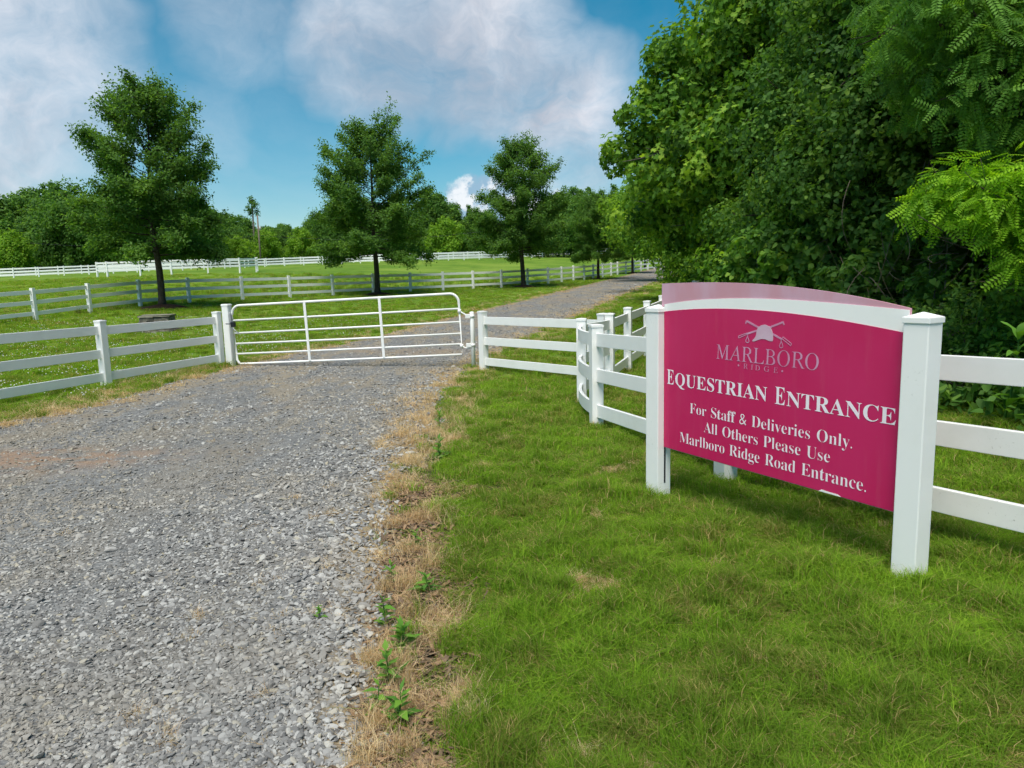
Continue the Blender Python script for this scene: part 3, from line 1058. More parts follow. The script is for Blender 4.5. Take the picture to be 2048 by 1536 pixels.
OAKS = [oak_meshes(1, 9.2, 2.85), oak_meshes(2, 9.2, 3.35), oak_meshes(5, 9.1, 3.1)]


def mulch_mesh(seed, r):
    rs = np.random.default_rng(seed)
    a = np.linspace(0, 2 * pi, 29)[:-1]
    rr_ = r * (1 + .10 * np.sin(3 * a + seed) + .06 * np.sin(7 * a))
    V = [(0, 0, .17)]
    for f, zc in ((.25, .16), (.55, .11), (.82, .06), (1.0, -.04)):
        for k in range(28):
            V.append((rr_[k] * f * math.cos(a[k]), rr_[k] * f * math.sin(a[k]), zc + rs.normal(0, .012)))
    F_ = [(0, 1 + k, 1 + (k + 1) % 28, 1 + (k + 1) % 28) for k in range(28)]
    bm = bmesh.new()
    vs = [bm.verts.new(v) for v in V]
    for k in range(28):
        bm.faces.new((vs[0], vs[1 + k], vs[1 + (k + 1) % 28]))
        for q in range(3):
            a0, b0 = 1 + q * 28, 1 + (q + 1) * 28
            bm.faces.new((vs[a0 + k], vs[b0 + k], vs[b0 + (k + 1) % 28], vs[a0 + (k + 1) % 28]))
    return bm_mesh('mulch', bm, MULCH)


MUL = mulch_mesh(1, .95)
for k, (x, y, pr, sc, rz, lab) in enumerate((
        (-14.6, 30.05, 0, 1.0, .0, 'largest young oak, foremost by the paddock fence behind the left fence'),
        (-7.41, 40.2, 1, 1.0, 1.0, 'second young oak from the left, directly above the field gate'),
        (.91, 46.5, 2, 1.0, 2.0, 'third young oak from the left, left of the drive up the hill'),
        (6.98, 56.1, 0, .70, 2.6, 'fourth young oak from the left, shorter and rounder, beside the drive'),
        (11.35, 66.0, 1, .66, 4.0, 'fifth young oak from the left, small above the distant drive'),
        (15.0, 79.3, 2, .74, 5.0, 'farthest young oak, last of the row beside the drive'))):
    root = empty('oak_tree', (x, y, Tz(x, y)), rz)
    wx = sc * 1.06 if sc < 1 else (.93 if k == 0 else 1.0)
    root.scale = (wx, wx, sc * (.96 if k == 0 else (.955 if k < 3 else 1.0)))
    tag(root, lab, 'tree', 'young oaks in a row along the drive')
    for nm, me in zip(('trunk', 'limbs', 'crown'), OAKS[pr]):
        ob(nm, me, root)
    mo = ob('mulch_ring', MUL, loc=(x, y, Tz(x, y) - .01), rot=(0, 0, k), scl=(sc, sc, sc))
    tag(mo, ('dark mulch ring at the foot of the ' + ('largest foremost oak', 'second oak from the left', 'third oak from the left', 'fourth shorter oak', 'fifth small oak', 'farthest oak')[k]), 'mulch', 'mulch rings under the young oaks')

# ------------------------------------------------------------------ woods on the right
lobe_tree('sycamore_tree', 'tall leafy sycamore with lobed leaves at the left edge of the right-hand woods', (6.9, 20.0), 3.2,
    [(3.9, 19.0, 5.9, 0.85), (3.3, 19.0, 4.7, 0.70), (4.7, 19.0, 7.0, .9), (5.5, 18.0, 7.6, 1.1), (4.7, 18.0, 6.0, 1.35), (3.9, 18.2, 4.6, 1.10), (4.8, 17.0, 4.5, 1.27), (5.6, 17.0, 6.4, 1.36), (5.9, 16.0, 7.2, 1.2), (5.6, 16.0, 4.8, 1.19),
     (4.5, 20.0, 3.4, 1.10), (5.3, 19.0, 3.0, 1.18), (4.2, 22.0, 3.6, 0.85), (5.4, 17.0, 3.3, 1.1), (6.3, 18.0, 8.9, 1.3), (7.2, 17.0, 8.9, 1.4), (6.0, 19.0, 8.4, 0.8), (6.6, 20, 5.5, 1.7), (7.2, 20, 8.5, 2.0), (7.6, 19, 10.3, 1.7)],
    165, .132, LOBED, L_SYC, BARK_PALE, .22, 21)
lobe_tree('roadside_tree', 'dark leafy tree with low boughs overhanging the far bend of the drive', (7.6, 27.0), 1.8,
    [(5.9, 30.0, 3.3, 1.24), (6.4, 27.0, 2.9, 1.31), (7.0, 25.0, 2.6, 1.21), (6.3, 24.0, 1.7, .67), (6.3, 28.0, 3.9, 1.16), (6.2, 20.6, 1.6, .70), (6.3, 36.0, 4.3, 1.3), (7.4, 24, 1.2, .9), (7.6, 30, 1.7, 1.1), (8, 27, 5.2, 1.8), (7.2, 22.5, 2.6, 1.0)],
    165, .15, KITE, L_SYC, BARK, .16, 22)
lobe_tree('roadside_tree', 'pale green tree beyond the sycamore, above the far end of the drive', (11.0, 50.0), 3.0,
    [(8.6, 50.0, 5.1, 1.72), (8.2, 54.0, 6.2, 1.70), (9.4, 48.0, 6.5, 1.48), (10.2, 48.0, 3.8, 1.3), (10.5, 50, 7.5, 1.8), (11.8, 46, 4.5, 1.6), (11, 43, 3.4, 1.4)],
    70, .24, KITE, L_LIME, BARK, .18, 23)
lobe_tree('vine_draped_tree', 'tree smothered in grape vines in the middle of the right-hand woods', (6.6, 12.6), 2.8,
    [(5.2, 13.0, 4.4, 1.05), (5.6, 12.0, 4.7, 1.05), (5.4, 13.0, 3.3, 1.07), (5.3, 14.0, 2.7, .96), (5.4, 11.5, 3.4, .94), (5.8, 11.0, 3.8, .89), (6.1, 10.5, 3.2, .79), (5.5, 13.0, 5.7, .95), (5.8, 12.0, 5.8, .9), (5.0, 15.0, 2.4, .8), (6.4, 12, 7.0, 1.3), (6.7, 11.2, 5.4, 1.2), (7.0, 12, 3.6, 1.3)],
    330, .074, HEART, L_VINE, BARK, .15, 24, droop=.8)
lobe_tree('locust_tree', 'dark green locust tree with feathery leaves in the top right corner', (7.0, 8.6), 3.0,
    [(4.8, 9.0, 4.5, .62), (4.6, 8.0, 4.4, .58), (5.2, 8.0, 4.2, .64), (5.1, 8.0, 3.55, .50), (5.6, 8.0, 3.2, .49), (5.1, 9.0, 3.9, .48), (5.9, 7.5, 3.7, .75), (5.7, 8.0, 5.0, .79), (5.3, 9.0, 5.6, .82), (6.4, 8.4, 6.0, 1.2), (7.0, 9.6, 4.8, 1.2), (6.2, 10, 6.6, 1.1), (7.2, 6.6, 5.4, 1.3), (7.6, 5.0, 4.6, 1.2)],
    105, .25, PINNATE, L_LOC, BARK, .13, 25, droop=.9, up=.5)
lobe_tree('young_locust', 'bright yellow-green locust sapling leaning in at the right edge above the fence', (5.9, 7.1), 1.3,
    [(4.45, 7.4, 2.38, .30), (4.6, 7.0, 2.30, .33), (4.95, 7.0, 2.22, .36), (4.9, 6.8, 1.75, .26), (4.75, 7.0, 2.0, .24), (5.25, 6.8, 1.95, .45), (5.5, 7.0, 2.3, .45), (4.3, 7.5, 2.2, .2)],
    140, .24, PINNATE, L_BRIGHT, BARK, .035, 26, droop=.7, up=.6)
for k, (lab, base, lobes, lm, sz, tp, den) in enumerate((
        ('bright leafy bush at the left foot of the woods, just above the sign', (5.0, 13.2), [(4.4, 14.0, 1.7, .62), (4.8, 13.0, 1.9, .70), (5.2, 12.5, 1.3, .60), (4.7, 13.0, 1.2, .55), (4.6, 13.8, .8, .6), (5.2, 12.6, .6, .6)], L_SHRUB, .10, HEART, 290),
        ('tangled green shrub above the middle of the sign under the vines', (5.7, 11.2), [(5.3, 12.0, 2.1, .68), (5.2, 10.7, 1.35, .52), (5.7, 11.0, 2.2, .65), (5.6, 10.9, .8, .6), (5.4, 11.6, 1.2, .6)], L_VINE, .09, HEART, 300),
        ('sparse shrub with bare grey stems in the dark hollow behind the right sign post', (5.8, 9.6), [(5.75, 10.0, 2.1, .44), (5.6, 9.4, 1.3, .36), (5.4, 9.7, .9, .36), (5.7, 9.7, 2.5, .40)], L_VINE, .08, HEART, 190),
        ('low dark bush on the bank right of the sign', (5.3, 8.1), [(5.2, 8.4, .75, .48), (5.4, 8.0, 1.0, .45), (4.85, 7.6, .3, .38), (4.7, 8.0, .3, .36), (5.3, 7.8, .4, .42), (5.0, 8.8, .6, .5)], L_VINE, .06, KITE, 520),
        ('dark bush under the bright locust sapling at the right edge', (5.7, 7.3), [(5.5, 7.5, 1.1, .44), (5.4, 7.3, .5, .44), (5.5, 7.9, 1.45, .36), (5.7, 7.0, .8, .50)], L_SHRUB, .075, KITE, 360))):
    lobe_tree('shrub', lab, base, .35, lobes, den, sz, tp, lm, TWIG, .03, 40 + k, cat='shrub', group='shrubs at the edge of the woods', droop=.6)

# bare vines hanging in the dark hollow
rs = np.random.default_rng(77)
vl = []
for k in range(46):
    a = np.array([rs.uniform(5.0, 6.2), rs.uniform(8.6, 10.6), rs.uniform(.1, 2.0)])
    b = a + np.array([rs.normal(0, .5), rs.normal(0, .4), rs.uniform(-.3, 1.2)])
    u = np.linspace(0, 1, 9)[:, None]
    mid = (a + b) / 2 + np.array([rs.normal(0, .3), rs.normal(0, .2), rs.normal(-.15, .25)])
    vl.append(((1 - u) ** 2 * a + 2 * u * (1 - u) * mid + u * u * b, np.full(9, rs.uniform(.002, .006))))
tag(ob('vine_stems', tubes('vine_stems', vl, TWIG, 4)), 'tangle of bare grey vine stems in the dark hollow of the woods', kind='stuff')

# pokeweed with big leaves behind the right rails
def big_leaf_mesh(L, W, mat):
    V, Fc = [], []
    n = 9
    for i in range(n):
        u = i / (n - 1)
        w = W * math.sin(pi * u ** .85) * .5 + .002
        zc = .22 * L * math.sin(u * 1.7) - .40 * L * u * u
        wav = .03 * L * math.sin(u * 12)
        V += [(u * L, w, zc + w * .28 + wav), (u * L, 0, zc), (u * L, -w, zc + w * .28 - wav)]
    for i in range(n - 1):
        a = i * 3
        Fc += [(a, a + 3, a + 4, a + 1), (a + 1, a + 4, a + 5, a + 2)]
    return mesh_np('big_leaf', V, Fc, mat, {'tint': np.full(len(V), .45)}, smooth=True)


BIGL = [big_leaf_mesh(.36, .13, L_WEED), big_leaf_mesh(.28, .12, L_SHRUB), big_leaf_mesh(.20, .10, L_WEED)]


def leafy_plant(name, label, base, h, nleaf, scale, seed, meshes, cat='plant', group=None, lean=(0, 0)):
    rs = np.random.default_rng(seed)
    root = empty(name, (base[0], base[1], Tz(*base)))
    tag(root, label, cat, group)
    u = np.linspace(0, 1, 6)
    st_ = np.stack([lean[0] * u * h + .02 * h * np.sin(u * 5 + seed), lean[1] * u * h, u * h - .03], -1)
    ob('stem', tubes('stem', [(st_, np.linspace(.014, .005, 6) * scale * (.3 if h < .3 else 1))], L_WEED, 6), root)
    for k in range(nleaf):
        f = .12 + .88 * (k + rs.uniform(0, .6)) / nleaf
        q = np.array([np.interp(f, u, st_[:, j]) for j in range(3)])
        s = scale * rs.uniform(.7, 1.15) * (1.15 - .55 * f)
        ob('leaf', meshes[rs.integers(0, len(meshes))], root, loc=q, rot=(rs.normal(0, .2), -rs.uniform(-.1, .75) - .5 * (f > .85), k * 2.4 + rs.normal(0, .3)), scl=(s, s, s))
    return root


leafy_plant('pokeweed', 'big-leaved green weed standing behind the right-hand fence rails', (4.62, 6.55), .95, 17, 1.0, 5, BIGL, lean=(.10, 0))
leafy_plant('pokeweed', 'taller big-leaved weed at the right edge behind the top rail', (5.15, 6.7), 1.35, 16, 1.1, 6, BIGL, lean=(-.10, .05))

# ------------------------------------------------------------------ instanced ground cover
def scatter(name, Pp, rot, scl, idx, patch, protos):
    me = bpy.data.meshes.new(name)
    n = len(Pp)
    me.vertices.add(n)
    me.vertices.foreach_set('co', np.asarray(Pp, np.float32).ravel())
    for an, ty, key, av in (('rot', 'FLOAT_VECTOR', 'vector', rot), ('scl', 'FLOAT_VECTOR', 'vector', scl), ('patch', 'FLOAT', 'value', patch)):
        a = me.attributes.new(an, ty, 'POINT')
        a.data.foreach_set(key, np.asarray(av, np.float32).ravel())
    a = me.attributes.new('pick', 'INT', 'POINT')
    a.data.foreach_set('value', np.asarray(idx, np.int32))
    me.update()
    o = ob(name, me)
    ng = bpy.data.node_groups.new(name + '_nodes', 'GeometryNodeTree')
    ng.interface.new_socket('Geometry', in_out='INPUT', socket_type='NodeSocketGeometry')
    ng.interface.new_socket('Geometry', in_out='OUTPUT', socket_type='NodeSocketGeometry')
    gi, go = ng.nodes.new('NodeGroupInput'), ng.nodes.new('NodeGroupOutput')
    ins = ng.nodes.new('GeometryNodeInstanceOnPoints')
    jn = ng.nodes.new('GeometryNodeJoinGeometry')
    for pm in protos:
        oi = ng.nodes.new('GeometryNodeObjectInfo')
        oi.inputs['Object'].default_value = pm
        oi.inputs['As Instance'].default_value = True
        ng.links.new(oi.outputs['Geometry'], jn.inputs[0])

    def attr(nm, ty):
        q = ng.nodes.new('GeometryNodeInputNamedAttribute')
        q.data_type = ty
        q.inputs[0].default_value = nm
        return q.outputs[0]

    e2r = ng.nodes.new('FunctionNodeEulerToRotation')
    ng.links.new(attr('rot', 'FLOAT_VECTOR'), e2r.inputs[0])
    ng.links.new(gi.outputs[0], ins.inputs['Points'])
    ng.links.new(jn.outputs[0], ins.inputs['Instance'])
    ins.inputs['Pick Instance'].default_value = True
    ng.links.new(attr('pick', 'INT'), ins.inputs['Instance Index'])
    ng.links.new(e2r.outputs[0], ins.inputs['Rotation'])
    ng.links.new(attr('scl', 'FLOAT_VECTOR'), ins.inputs['Scale'])
    ng.links.new(ins.outputs[0], go.inputs[0])
    md = o.modifiers.new('scatter', 'NODES')
    md.node_group = ng
    return o


def proto(name, me):
    return bpy.data.objects.new(name, me)      # never linked to the scene: only seen through its scattered copies


def blade_clump(seed, n, rad, h0, h1, w, mat, lean=.5, curl=.5):
    rs = np.random.default_rng(seed)
    a = rs.uniform(0, 6.283, n)
    r = rad * np.sqrt(rs.uniform(0, 1, n))
    bx, by = r * np.cos(a), r * np.sin(a)
    h = rs.uniform(h0, h1, n)
    la = rs.uniform(0, 6.283, n)
    ln = np.abs(rs.normal(0, lean, n)) * h
    dx, dy = np.cos(la) * ln, np.sin(la) * ln
    wa = rs.uniform(0, 3.14159, n)
    wx, wy = np.cos(wa) * w / 2, np.sin(wa) * w / 2
    z0 = np.full(n, -.01)
    V = np.stack([
        np.stack([bx - wx, by - wy, z0], -1), np.stack([bx + wx, by + wy, z0], -1),
        np.stack([bx + dx * .35 + wx * .8, by + dy * .35 + wy * .8, h * .6], -1), np.stack([bx + dx * .35 - wx * .8, by + dy * .35 - wy * .8, h * .6], -1),
        np.stack([bx + dx * (1 + curl), by + dy * (1 + curl), h * rs.uniform(.75, 1.0, n)], -1)], 1)
    base = np.arange(n)[:, None] * 5
    F_ = np.concatenate([base + np.array([0, 1, 2]), base + np.array([0, 2, 3]), base + np.array([3, 2, 4])], 0)
    return mesh_np('clump', V.reshape(-1, 3), F_, mat, {'tint': np.repeat(np.where(rs.uniform(0, 1, n) < .10, -.75, np.clip(rs.normal(.52, .26, n), 0, 1)), 5)})


GRASS = [proto('grass_clump', blade_clump(100 + k, 50, .085, .028, .078, .0048, G_LAWN, .8, .8)) for k in range(6)]
GRASS += [proto('grass_tuft', blade_clump(120 + k, 46, .06, .07, .15, .0048, G_LAWN, .45, .9)) for k in range(3)]
DRY = [proto('dry_clump', blade_clump(140 + k, 60, .08, .03, .10, .0028, G_DRY, .9, .8)) for k in range(5)]


def frustum_points(n, dmin, dmax, umin, umax, power, rs):
    """places spread over the ground in front of the camera, denser close by"""
    if power == 2:
        D = np.exp(rs.uniform(math.log(dmin), math.log(dmax), n))
    else:
        k = 2 - power
        D = (dmin ** k + rs.uniform(0, 1, n) * (dmax ** k - dmin ** k)) ** (1 / k)
    return rs.uniform(umin, umax, n) * D, D


def wood_x(y):
    return np.interp(y, [-5, 3, 6, 7, 8, 12, 18, 24, 30, 60, 90], [4.9, 4.7, 4.5, 4.5, 4.5, 4.3, 4.6, 5.8, 7.5, 17.5, 30])


def edge_noise(x, y):
    k = np.clip(np.hypot(x, y) / 6, .3, 1)
    return k * (.09 * snoise(x, y, .55, 2) + .12 * snoise(x, y, 2.3, 4))


rs = np.random.default_rng(5)
x, y = frustum_points(66000, 1.25, 62, -.95, .95, 2, rs)
ri = road_in(x, y) + edge_noise(x, y)
straw = (y < 13) & (x < np.interp(y, ST_Y, ST_X) + edge_noise(x, y) * .9 + rs.normal(0, .06, len(x))) & (x > -3)
softe = rs.normal(0, .07, len(x))
straw = straw & (rs.uniform(0, 1, len(x)) > .05)
ok = (ri < softe) & ~straw & (x < wood_x(y) + 1.6)
for (tx, ty, tr) in ((-14.6, 30.05, .9), (-7.41, 40.2, .9), (.91, 46.5, .9), (6.98, 56.1, .65)):
    ok &= np.hypot(x - tx, y - ty) > tr
for (px_, py_) in ((1.04, 4.99), (2.0, 3.44), (1.63, 5.32), (.91, 7.61)):
    ok &= np.hypot(x - px_, y - py_) > .11
x, y = x[ok], y[ok]
D = np.hypot(x, y)
n = len(x)
patch = .60 + .24 * snoise(x, y, 1.7, 6) + .26 * snoise(x, y, .40, 9) + rs.normal(0, .12, n)
bare = snoise(x, y, 1.1, 12) + .6 * snoise(x, y, .35, 13)
dryspot = (bare > .92) & (x > -.6) & (y < 7)
patch = np.where(dryspot, rs.uniform(.0, .30, n), patch)
hz = 1 + .60 * snoise(x, y, .6, 10) + .15 * (D < 4)
s = .78 * (D / 3.0) ** .52
s = np.clip(s, .62, 4.0)
zsc = .72 * np.clip(hz, .45, 1.8) * np.clip(.85 * (D / 3) ** .12, .8, 1.25)
tuft = (rs.uniform(0, 1, n) < np.where(snoise(x, y, .9, 15) > .45, .32, .05)) & (D < 14)
zsc = np.where(dryspot, zsc * .6, zsc)
# taller unmown grass inside the paddock
pad = (y > np.interp(x, B_PTS[:, 0], B_PTS[:, 1])) & (x > -19) & (x < 10)
zsc = np.where(pad, zsc * 2.0, zsc)
gr_ob = scatter('lawn_grass', np.stack([x, y, T(x, y) + .0], -1), np.stack([rs.normal(0, .06, n), rs.normal(0, .06, n), rs.uniform(0, 6.28, n)], -1),
        np.stack([s, s, zsc], -1), np.where(tuft, rs.integers(6, 9, n), rs.integers(0, 6, n)), np.clip(patch, 0, 1), GRASS)
tag(gr_ob, 'short green lawn grass on both sides of the drive', kind='stuff')

# straw: dead grass along the gravel edges, and scattered on it
x, y = frustum_points(30000, 1.3, 45, -.95, .6, 2, rs)
ri = road_in(x, y) + edge_noise(x, y)
instraw = (y < 12.6) & (x < np.interp(y, ST_Y, ST_X) + .05 + edge_noise(x, y)) & (ri < .04) & (x > -3)
clumpy = snoise(x, y, .5, 17) + .5 * snoise(x, y, .2, 18)
k1 = instraw & (clumpy > .18) & (rs.uniform(0, 1, len(x)) < .85)
k2 = (np.abs(ri + .1) < .42 * (1 + .03 * y)) & ~instraw & (clumpy > -.1) & (y > 6.5)
k3 = (ri > .1) & (ri < 1.0 + 6 * (rs.uniform(0, 1, len(x)) < .12)) & (clumpy > .75) & (rs.uniform(0, 1, len(x)) < .35)
k4 = (ri < -.2) & (x > -.6) & (y < 7) & (snoise(x, y, 1.1, 12) + .6 * snoise(x, y, .35, 13) > 1.0)
kk = k1 | k2 | k3 | k4
low = (k3 | k4)[kk]
x, y = x[kk], y[kk]
n = len(x)
D = np.hypot(x, y)
s = np.clip(.75 * (D / 3) ** .5, .6, 2.6) * np.where(low, .6, 1)
dr_ob = scatter('dry_grass', np.stack([x, y, T(x, y) + np.where(low, .02, 0)], -1), np.stack([rs.normal(0, .2, n), rs.normal(0, .2, n), rs.uniform(0, 6.28, n)], -1),
        np.stack([s, s, np.where(low, .45, 1.05) * rs.uniform(.5, 1.4, n)], -1), rs.integers(0, 5, n), np.clip(.5 + .3 * snoise(x, y, .7, 19) + rs.normal(0, .1, n), 0, 1), DRY)
tag(dr_ob, 'strip of dead straw-coloured grass along the gravel edge', kind='stuff')


def pebble(seed):
    rs_ = np.random.default_rng(seed)
    bm = bmesh.new()
    bmesh.ops.create_icosphere(bm, subdivisions=2, radius=.5)
    for v in bm.verts:
        v.co *= 1 + rs_.normal(0, .05)
    ax = [unit(rs_.normal(size=3)) for _ in range(9)]
    for v in bm.verts:
        for a in ax:
            d_ = v.co.dot(Vector(a))
            if d_ > .30:
                v.co -= Vector(a) * (d_ - .30) * .95
        v.co.x *= 1.25
        v.co.z *= .55
    return bm_mesh('pebble', bm, PEBBLE)


PEB = [proto('pebble', pebble(200 + k)) for k in range(9)]
x, y = frustum_points(270000, 1.35, 70, -.95, .30, 1.9, rs)
ri = road_in(x, y) + edge_noise(x, y)
dirtm = snoise(x, y, 3.2, 21)
nearedge = np.exp(-((x - np.interp(y, RR_Y, RR_X)) / .9) ** 2)
prob = np.clip(.80 + .6 * nearedge - .55 * np.clip(dirtm + .1, 0, 1) * (y > 3.2), 0, 1) * np.clip(1 - np.exp(-(((x + 4.6) / 1.5) ** 2 + ((y - 6.5) / .6) ** 2)) * .45, 0, 1)
prob = np.where(ri < .15, np.clip((ri + .35) * 1.6, 0, .75), prob)
kk = (ri > -.35) & (rs.uniform(0, 1, len(x)) < prob)
x, y, ne = x[kk], y[kk], nearedge[kk]
n = len(x)
D = np.hypot(x, y)
size = .0108 * np.exp(rs.normal(0, .36, n)) * (1 + .40 * ne) * np.clip((D / 2.6) ** .36, .85, 3.2)
size = np.minimum(size, .030 + .0028 * D)
zroad = T(x, y) + np.clip((road_in(x, y)) * .12 + .012 * snoise(x, y, .8, 5) + .006, -.002, .035) + .008 * snoise(x, y, 1.1, 8)
pv = np.clip(rs.beta(1.25, 1.25, n) * .93 + .04 * snoise(x, y, 2.5, 22), 0, .93)
pv = np.where(rs.uniform(0, 1, n) < .06, rs.uniform(.94, 1.0, n), pv)
pb = scatter('loose_gravel', np.stack([x, y, zroad + size * .12], -1), np.stack([rs.normal(0, .35, n), rs.normal(0, .35, n), rs.uniform(0, 6.28, n)], -1),
        np.stack([size * rs.uniform(.8, 1.5, n)] * 3, -1) * np.stack([rs.uniform(.85, 1.3, n), rs.uniform(.8, 1.1, n), rs.uniform(.7, 1.2, n)], -1), rs.integers(0, 9, n), pv, PEB)
tag(pb, 'loose grey crushed stone covering the drive', kind='stuff')

# chips of bark and dead stalks at the near end of the straw strip
CHIP = [proto('chip', bm_mesh('chip', box_bm(.05, .011, .003, .001), MULCHY)) for MULCHY in (simple('chip_a', (.20, .125, .07), (.30, .20, .12), 30, .9, .1), simple('chip_b', (.11, .075, .05), (.17, .12, .08), 30, .9, .1))]
y = rs.uniform(1.4, 5.5, 5200) ** 1.0
x = np.interp(y, ST_Y, ST_X) - rs.normal(.16, .13, len(y))
n = len(x)
cs = rs.uniform(.5, 1.3, n)
tag(scatter('bark_litter', np.stack([x, y, T(x, y) + rs.uniform(.004, .03, n)], -1), np.stack([rs.normal(0, .3, n), rs.normal(0, .3, n), rs.uniform(0, 6.28, n)], -1), np.stack([cs, cs * rs.uniform(.6, 1.6, n), cs], -1), rs.integers(0, 2, n), np.zeros(n), CHIP),
    'brown chips and dead stalks littering the bare soil beside the lawn', kind='stuff')

# clover heads dotted in the lawn behind the left fence and gate
fl = bmesh.new()
bmesh.ops.create_icosphere(fl, subdivisions=1, radius=.5)
FL = [proto('clover_head', bm_mesh('clover_head', fl, FLOWER))]
x, y = frustum_points(5200, 9, 26, -.75, .0, 1.5, rs)
kk = (road_in(x, y) < -.4) & (x < -3.5) & (snoise(x, y, 2.2, 25) > -.1)
x, y = x[kk], y[kk]
n = len(x)
s = rs.uniform(.014, .026, n)
tag(scatter('clover_flowers', np.stack([x, y, T(x, y) + rs.uniform(.06, .11, n)], -1), np.zeros((n, 3)), np.stack([s, s, s * .9], -1), np.zeros(n, int), np.zeros(n), FL),
    'tiny white clover heads dotted through the lawn', kind='stuff')

# low undergrowth carpeting the floor of the woods
UND = [proto('undergrowth_clump', leaf_mesh('und', np.random.default_rng(300 + k).normal(0, .16, (90, 3)) * np.array([1, 1, .55]) + np.array([0, 0, .14]), np.array([0, 0, .6]) + np.random.default_rng(310 + k).normal(0, .6, (90, 3)), .07, HEART if k % 2 else KITE, np.random.default_rng(320 + k).normal(.42, .2, 90), L_VINE)) for k in range(4)]
yy = rs.uniform(5.5, 34, 2600)
xx = wood_x(yy) + rs.uniform(.3, 5, 2600) ** 1.0
n = len(xx)
s = rs.uniform(.7, 1.7, n)
tag(scatter('undergrowth', np.stack([xx, yy, T(xx, yy)], -1), np.stack([np.zeros(n), np.zeros(n), rs.uniform(0, 6.28, n)], -1), np.stack([s, s, s * rs.uniform(.6, 1.6, n)], -1), rs.integers(0, 4, n), np.zeros(n), UND),
    'dark leafy undergrowth covering the floor of the woods', kind='stuff')

# ------------------------------------------------------------------ weeds in the straw strip
def narrow_leaf(L, W, mat, tint):
    V = [(0, 0, 0), (L * .4, W / 2, .05 * L), (L * .4, 0, .02 * L), (L * .4, -W / 2, .05 * L), (L, 0, -.12 * L)]
    return mesh_np('weed_leaf', V, np.array([(0, 1, 2), (0, 2, 3), (1, 4, 2), (2, 4, 3)])[:, ::-1], mat, {'tint': np.full(5, tint)})


WL = [narrow_leaf(.105, .030, L_WEED, .2), narrow_leaf(.085, .034, L_WEED, .45), narrow_leaf(.07, .036, L_WEED, .7)]
for k, (x, y, h, nl_, sc, lab) in enumerate((
        (-.46, 3.40, .13, 18, .9, 'dark green bushy weed in the dead straw halfway along the strip'),
        (-.50, 2.85, .15, 24, 1.0, 'broad yellow-green weed between gravel and straw in the foreground'),
        (-.52, 2.60, .17, 16, .85, 'upright weed just below the broad yellow-green one'),
        (-.93, 3.14, .12, 9, .6, 'lone thin weed out on the gravel left of the straw strip'),
        (-.67, 6.25, .20, 16, 1.1, 'leafy weed at the straw edge level with the sign'),
        (-.52, 2.42, .14, 12, .8, 'small fresh weed on the gravel edge near the bottom of the picture'),
        (-.43, 2.34, .16, 16, .8, 'slender weed beside the straw near the bottom of the picture'),
        (-.60, 4.05, .13, 14, .8, 'low weed in the straw beyond the dark bushy one'),
        (-.66, 3.55, .14, 12, .7, 'weed at the gravel edge left of the dark bushy one'),
        (-.62, 3.10, .16, 15, .75, 'tall weed at the gravel edge above the broad yellow-green one'),
        (-.80, 7.60, .20, 14, 1.1, 'round green weed high on the straw strip toward the gate'))):
    leafy_plant('weed', lab, (x, y), h * 1.1, int(nl_ * 1.3), sc * 1.25, 60 + k, WL[(k % 2):] if k != 1 else WL[1:], cat='weed', group='weeds in the straw strip')

# ------------------------------------------------------------------ far woods
def crown_proto(seed, H, W, lobes_n, leaf, mat, shape='round', z0=.12, per=26):
    rs_ = np.random.default_rng(seed)
    L = []
    for k in range(lobes_n):
        f = z0 + (1 - z0) * (k + .5) / lobes_n
        rad = W * (math.sin(pi * min(1, (f * .82 + .14))) ** .7 if shape == 'round' else (1.05 - f) * .95)
        a = k * 2.4 + rs_.normal(0, .4)
        q = rs_.uniform(.25, .72) * rad
        r_ = max(.5, .42 * rad + .3)
        L.append((q * math.cos(a), q * math.sin(a), f * H * .93, r_, r_, r_ * .8))
    Pp, N, tt = lobe_points(L, per, rs_, .42, .4)
    kp = Pp[:, 2] > .15
    return leaf_mesh('far_crown', Pp[kp], N[kp], leaf * rs_.uniform(.7, 1.3, kp.sum()), KITE, tt[kp], mat, .3, rs_)


TRUNK_FAR = tubes('far_trunk', [(np.array([(0, 0, -.5), (0, 0, 3), (.1, 0, 6.5)]), [.22, .17, .07])], BARK, 6)
FARP = [proto('woodland_tree', crown_proto(400 + k, h, w, ln, .42, L_FAR, sh)) for k, (h, w, ln, sh) in enumerate(((11, 4.4, 17, 'round'), (12.5, 4.2, 18, 'round'), (10, 4.8, 16, 'round'), (13, 3.2, 18, 'cone'), (9, 4.0, 14, 'round')))]
fx, fy, fs = [], [], []
rs = np.random.default_rng(909)
for k in range(216):
    u = -.95 + 1.35 * ((k % 72) + rs.uniform(0, 1)) / 72
    d = 138 + 12 * (k // 72) + rs.uniform(0, 9)
    fx.append(u * d)
    fy.append(d)
    top = np.interp(u, [-.95, -.72, -.68, -.60, -.45, -.38, -.33, -.28, -.2, -.1, -.05, .0, .06, .12, .2, .4], [1.35, 1.2, 1.4, 1.4, 1.35, .95, .75, .85, 1.0, 1.0, .85, .72, 1.0, 1.1, 1.2, 1.2])
    fs.append(top * rs.uniform(.72, 1.08) * d / 150)
fx, fy, fs = map(np.array, (fx, fy, fs))
n = len(fx)
tag(scatter('far_woods', np.stack([fx, fy, T(fx, fy) - .3], -1), np.stack([np.zeros(n), np.zeros(n), rs.uniform(0, 6.28, n)], -1), np.stack([fs, fs, fs], -1), rs.integers(0, 5, n), np.zeros(n), FARP),
    'dense dark green wood along the skyline behind the paddock', kind='stuff')
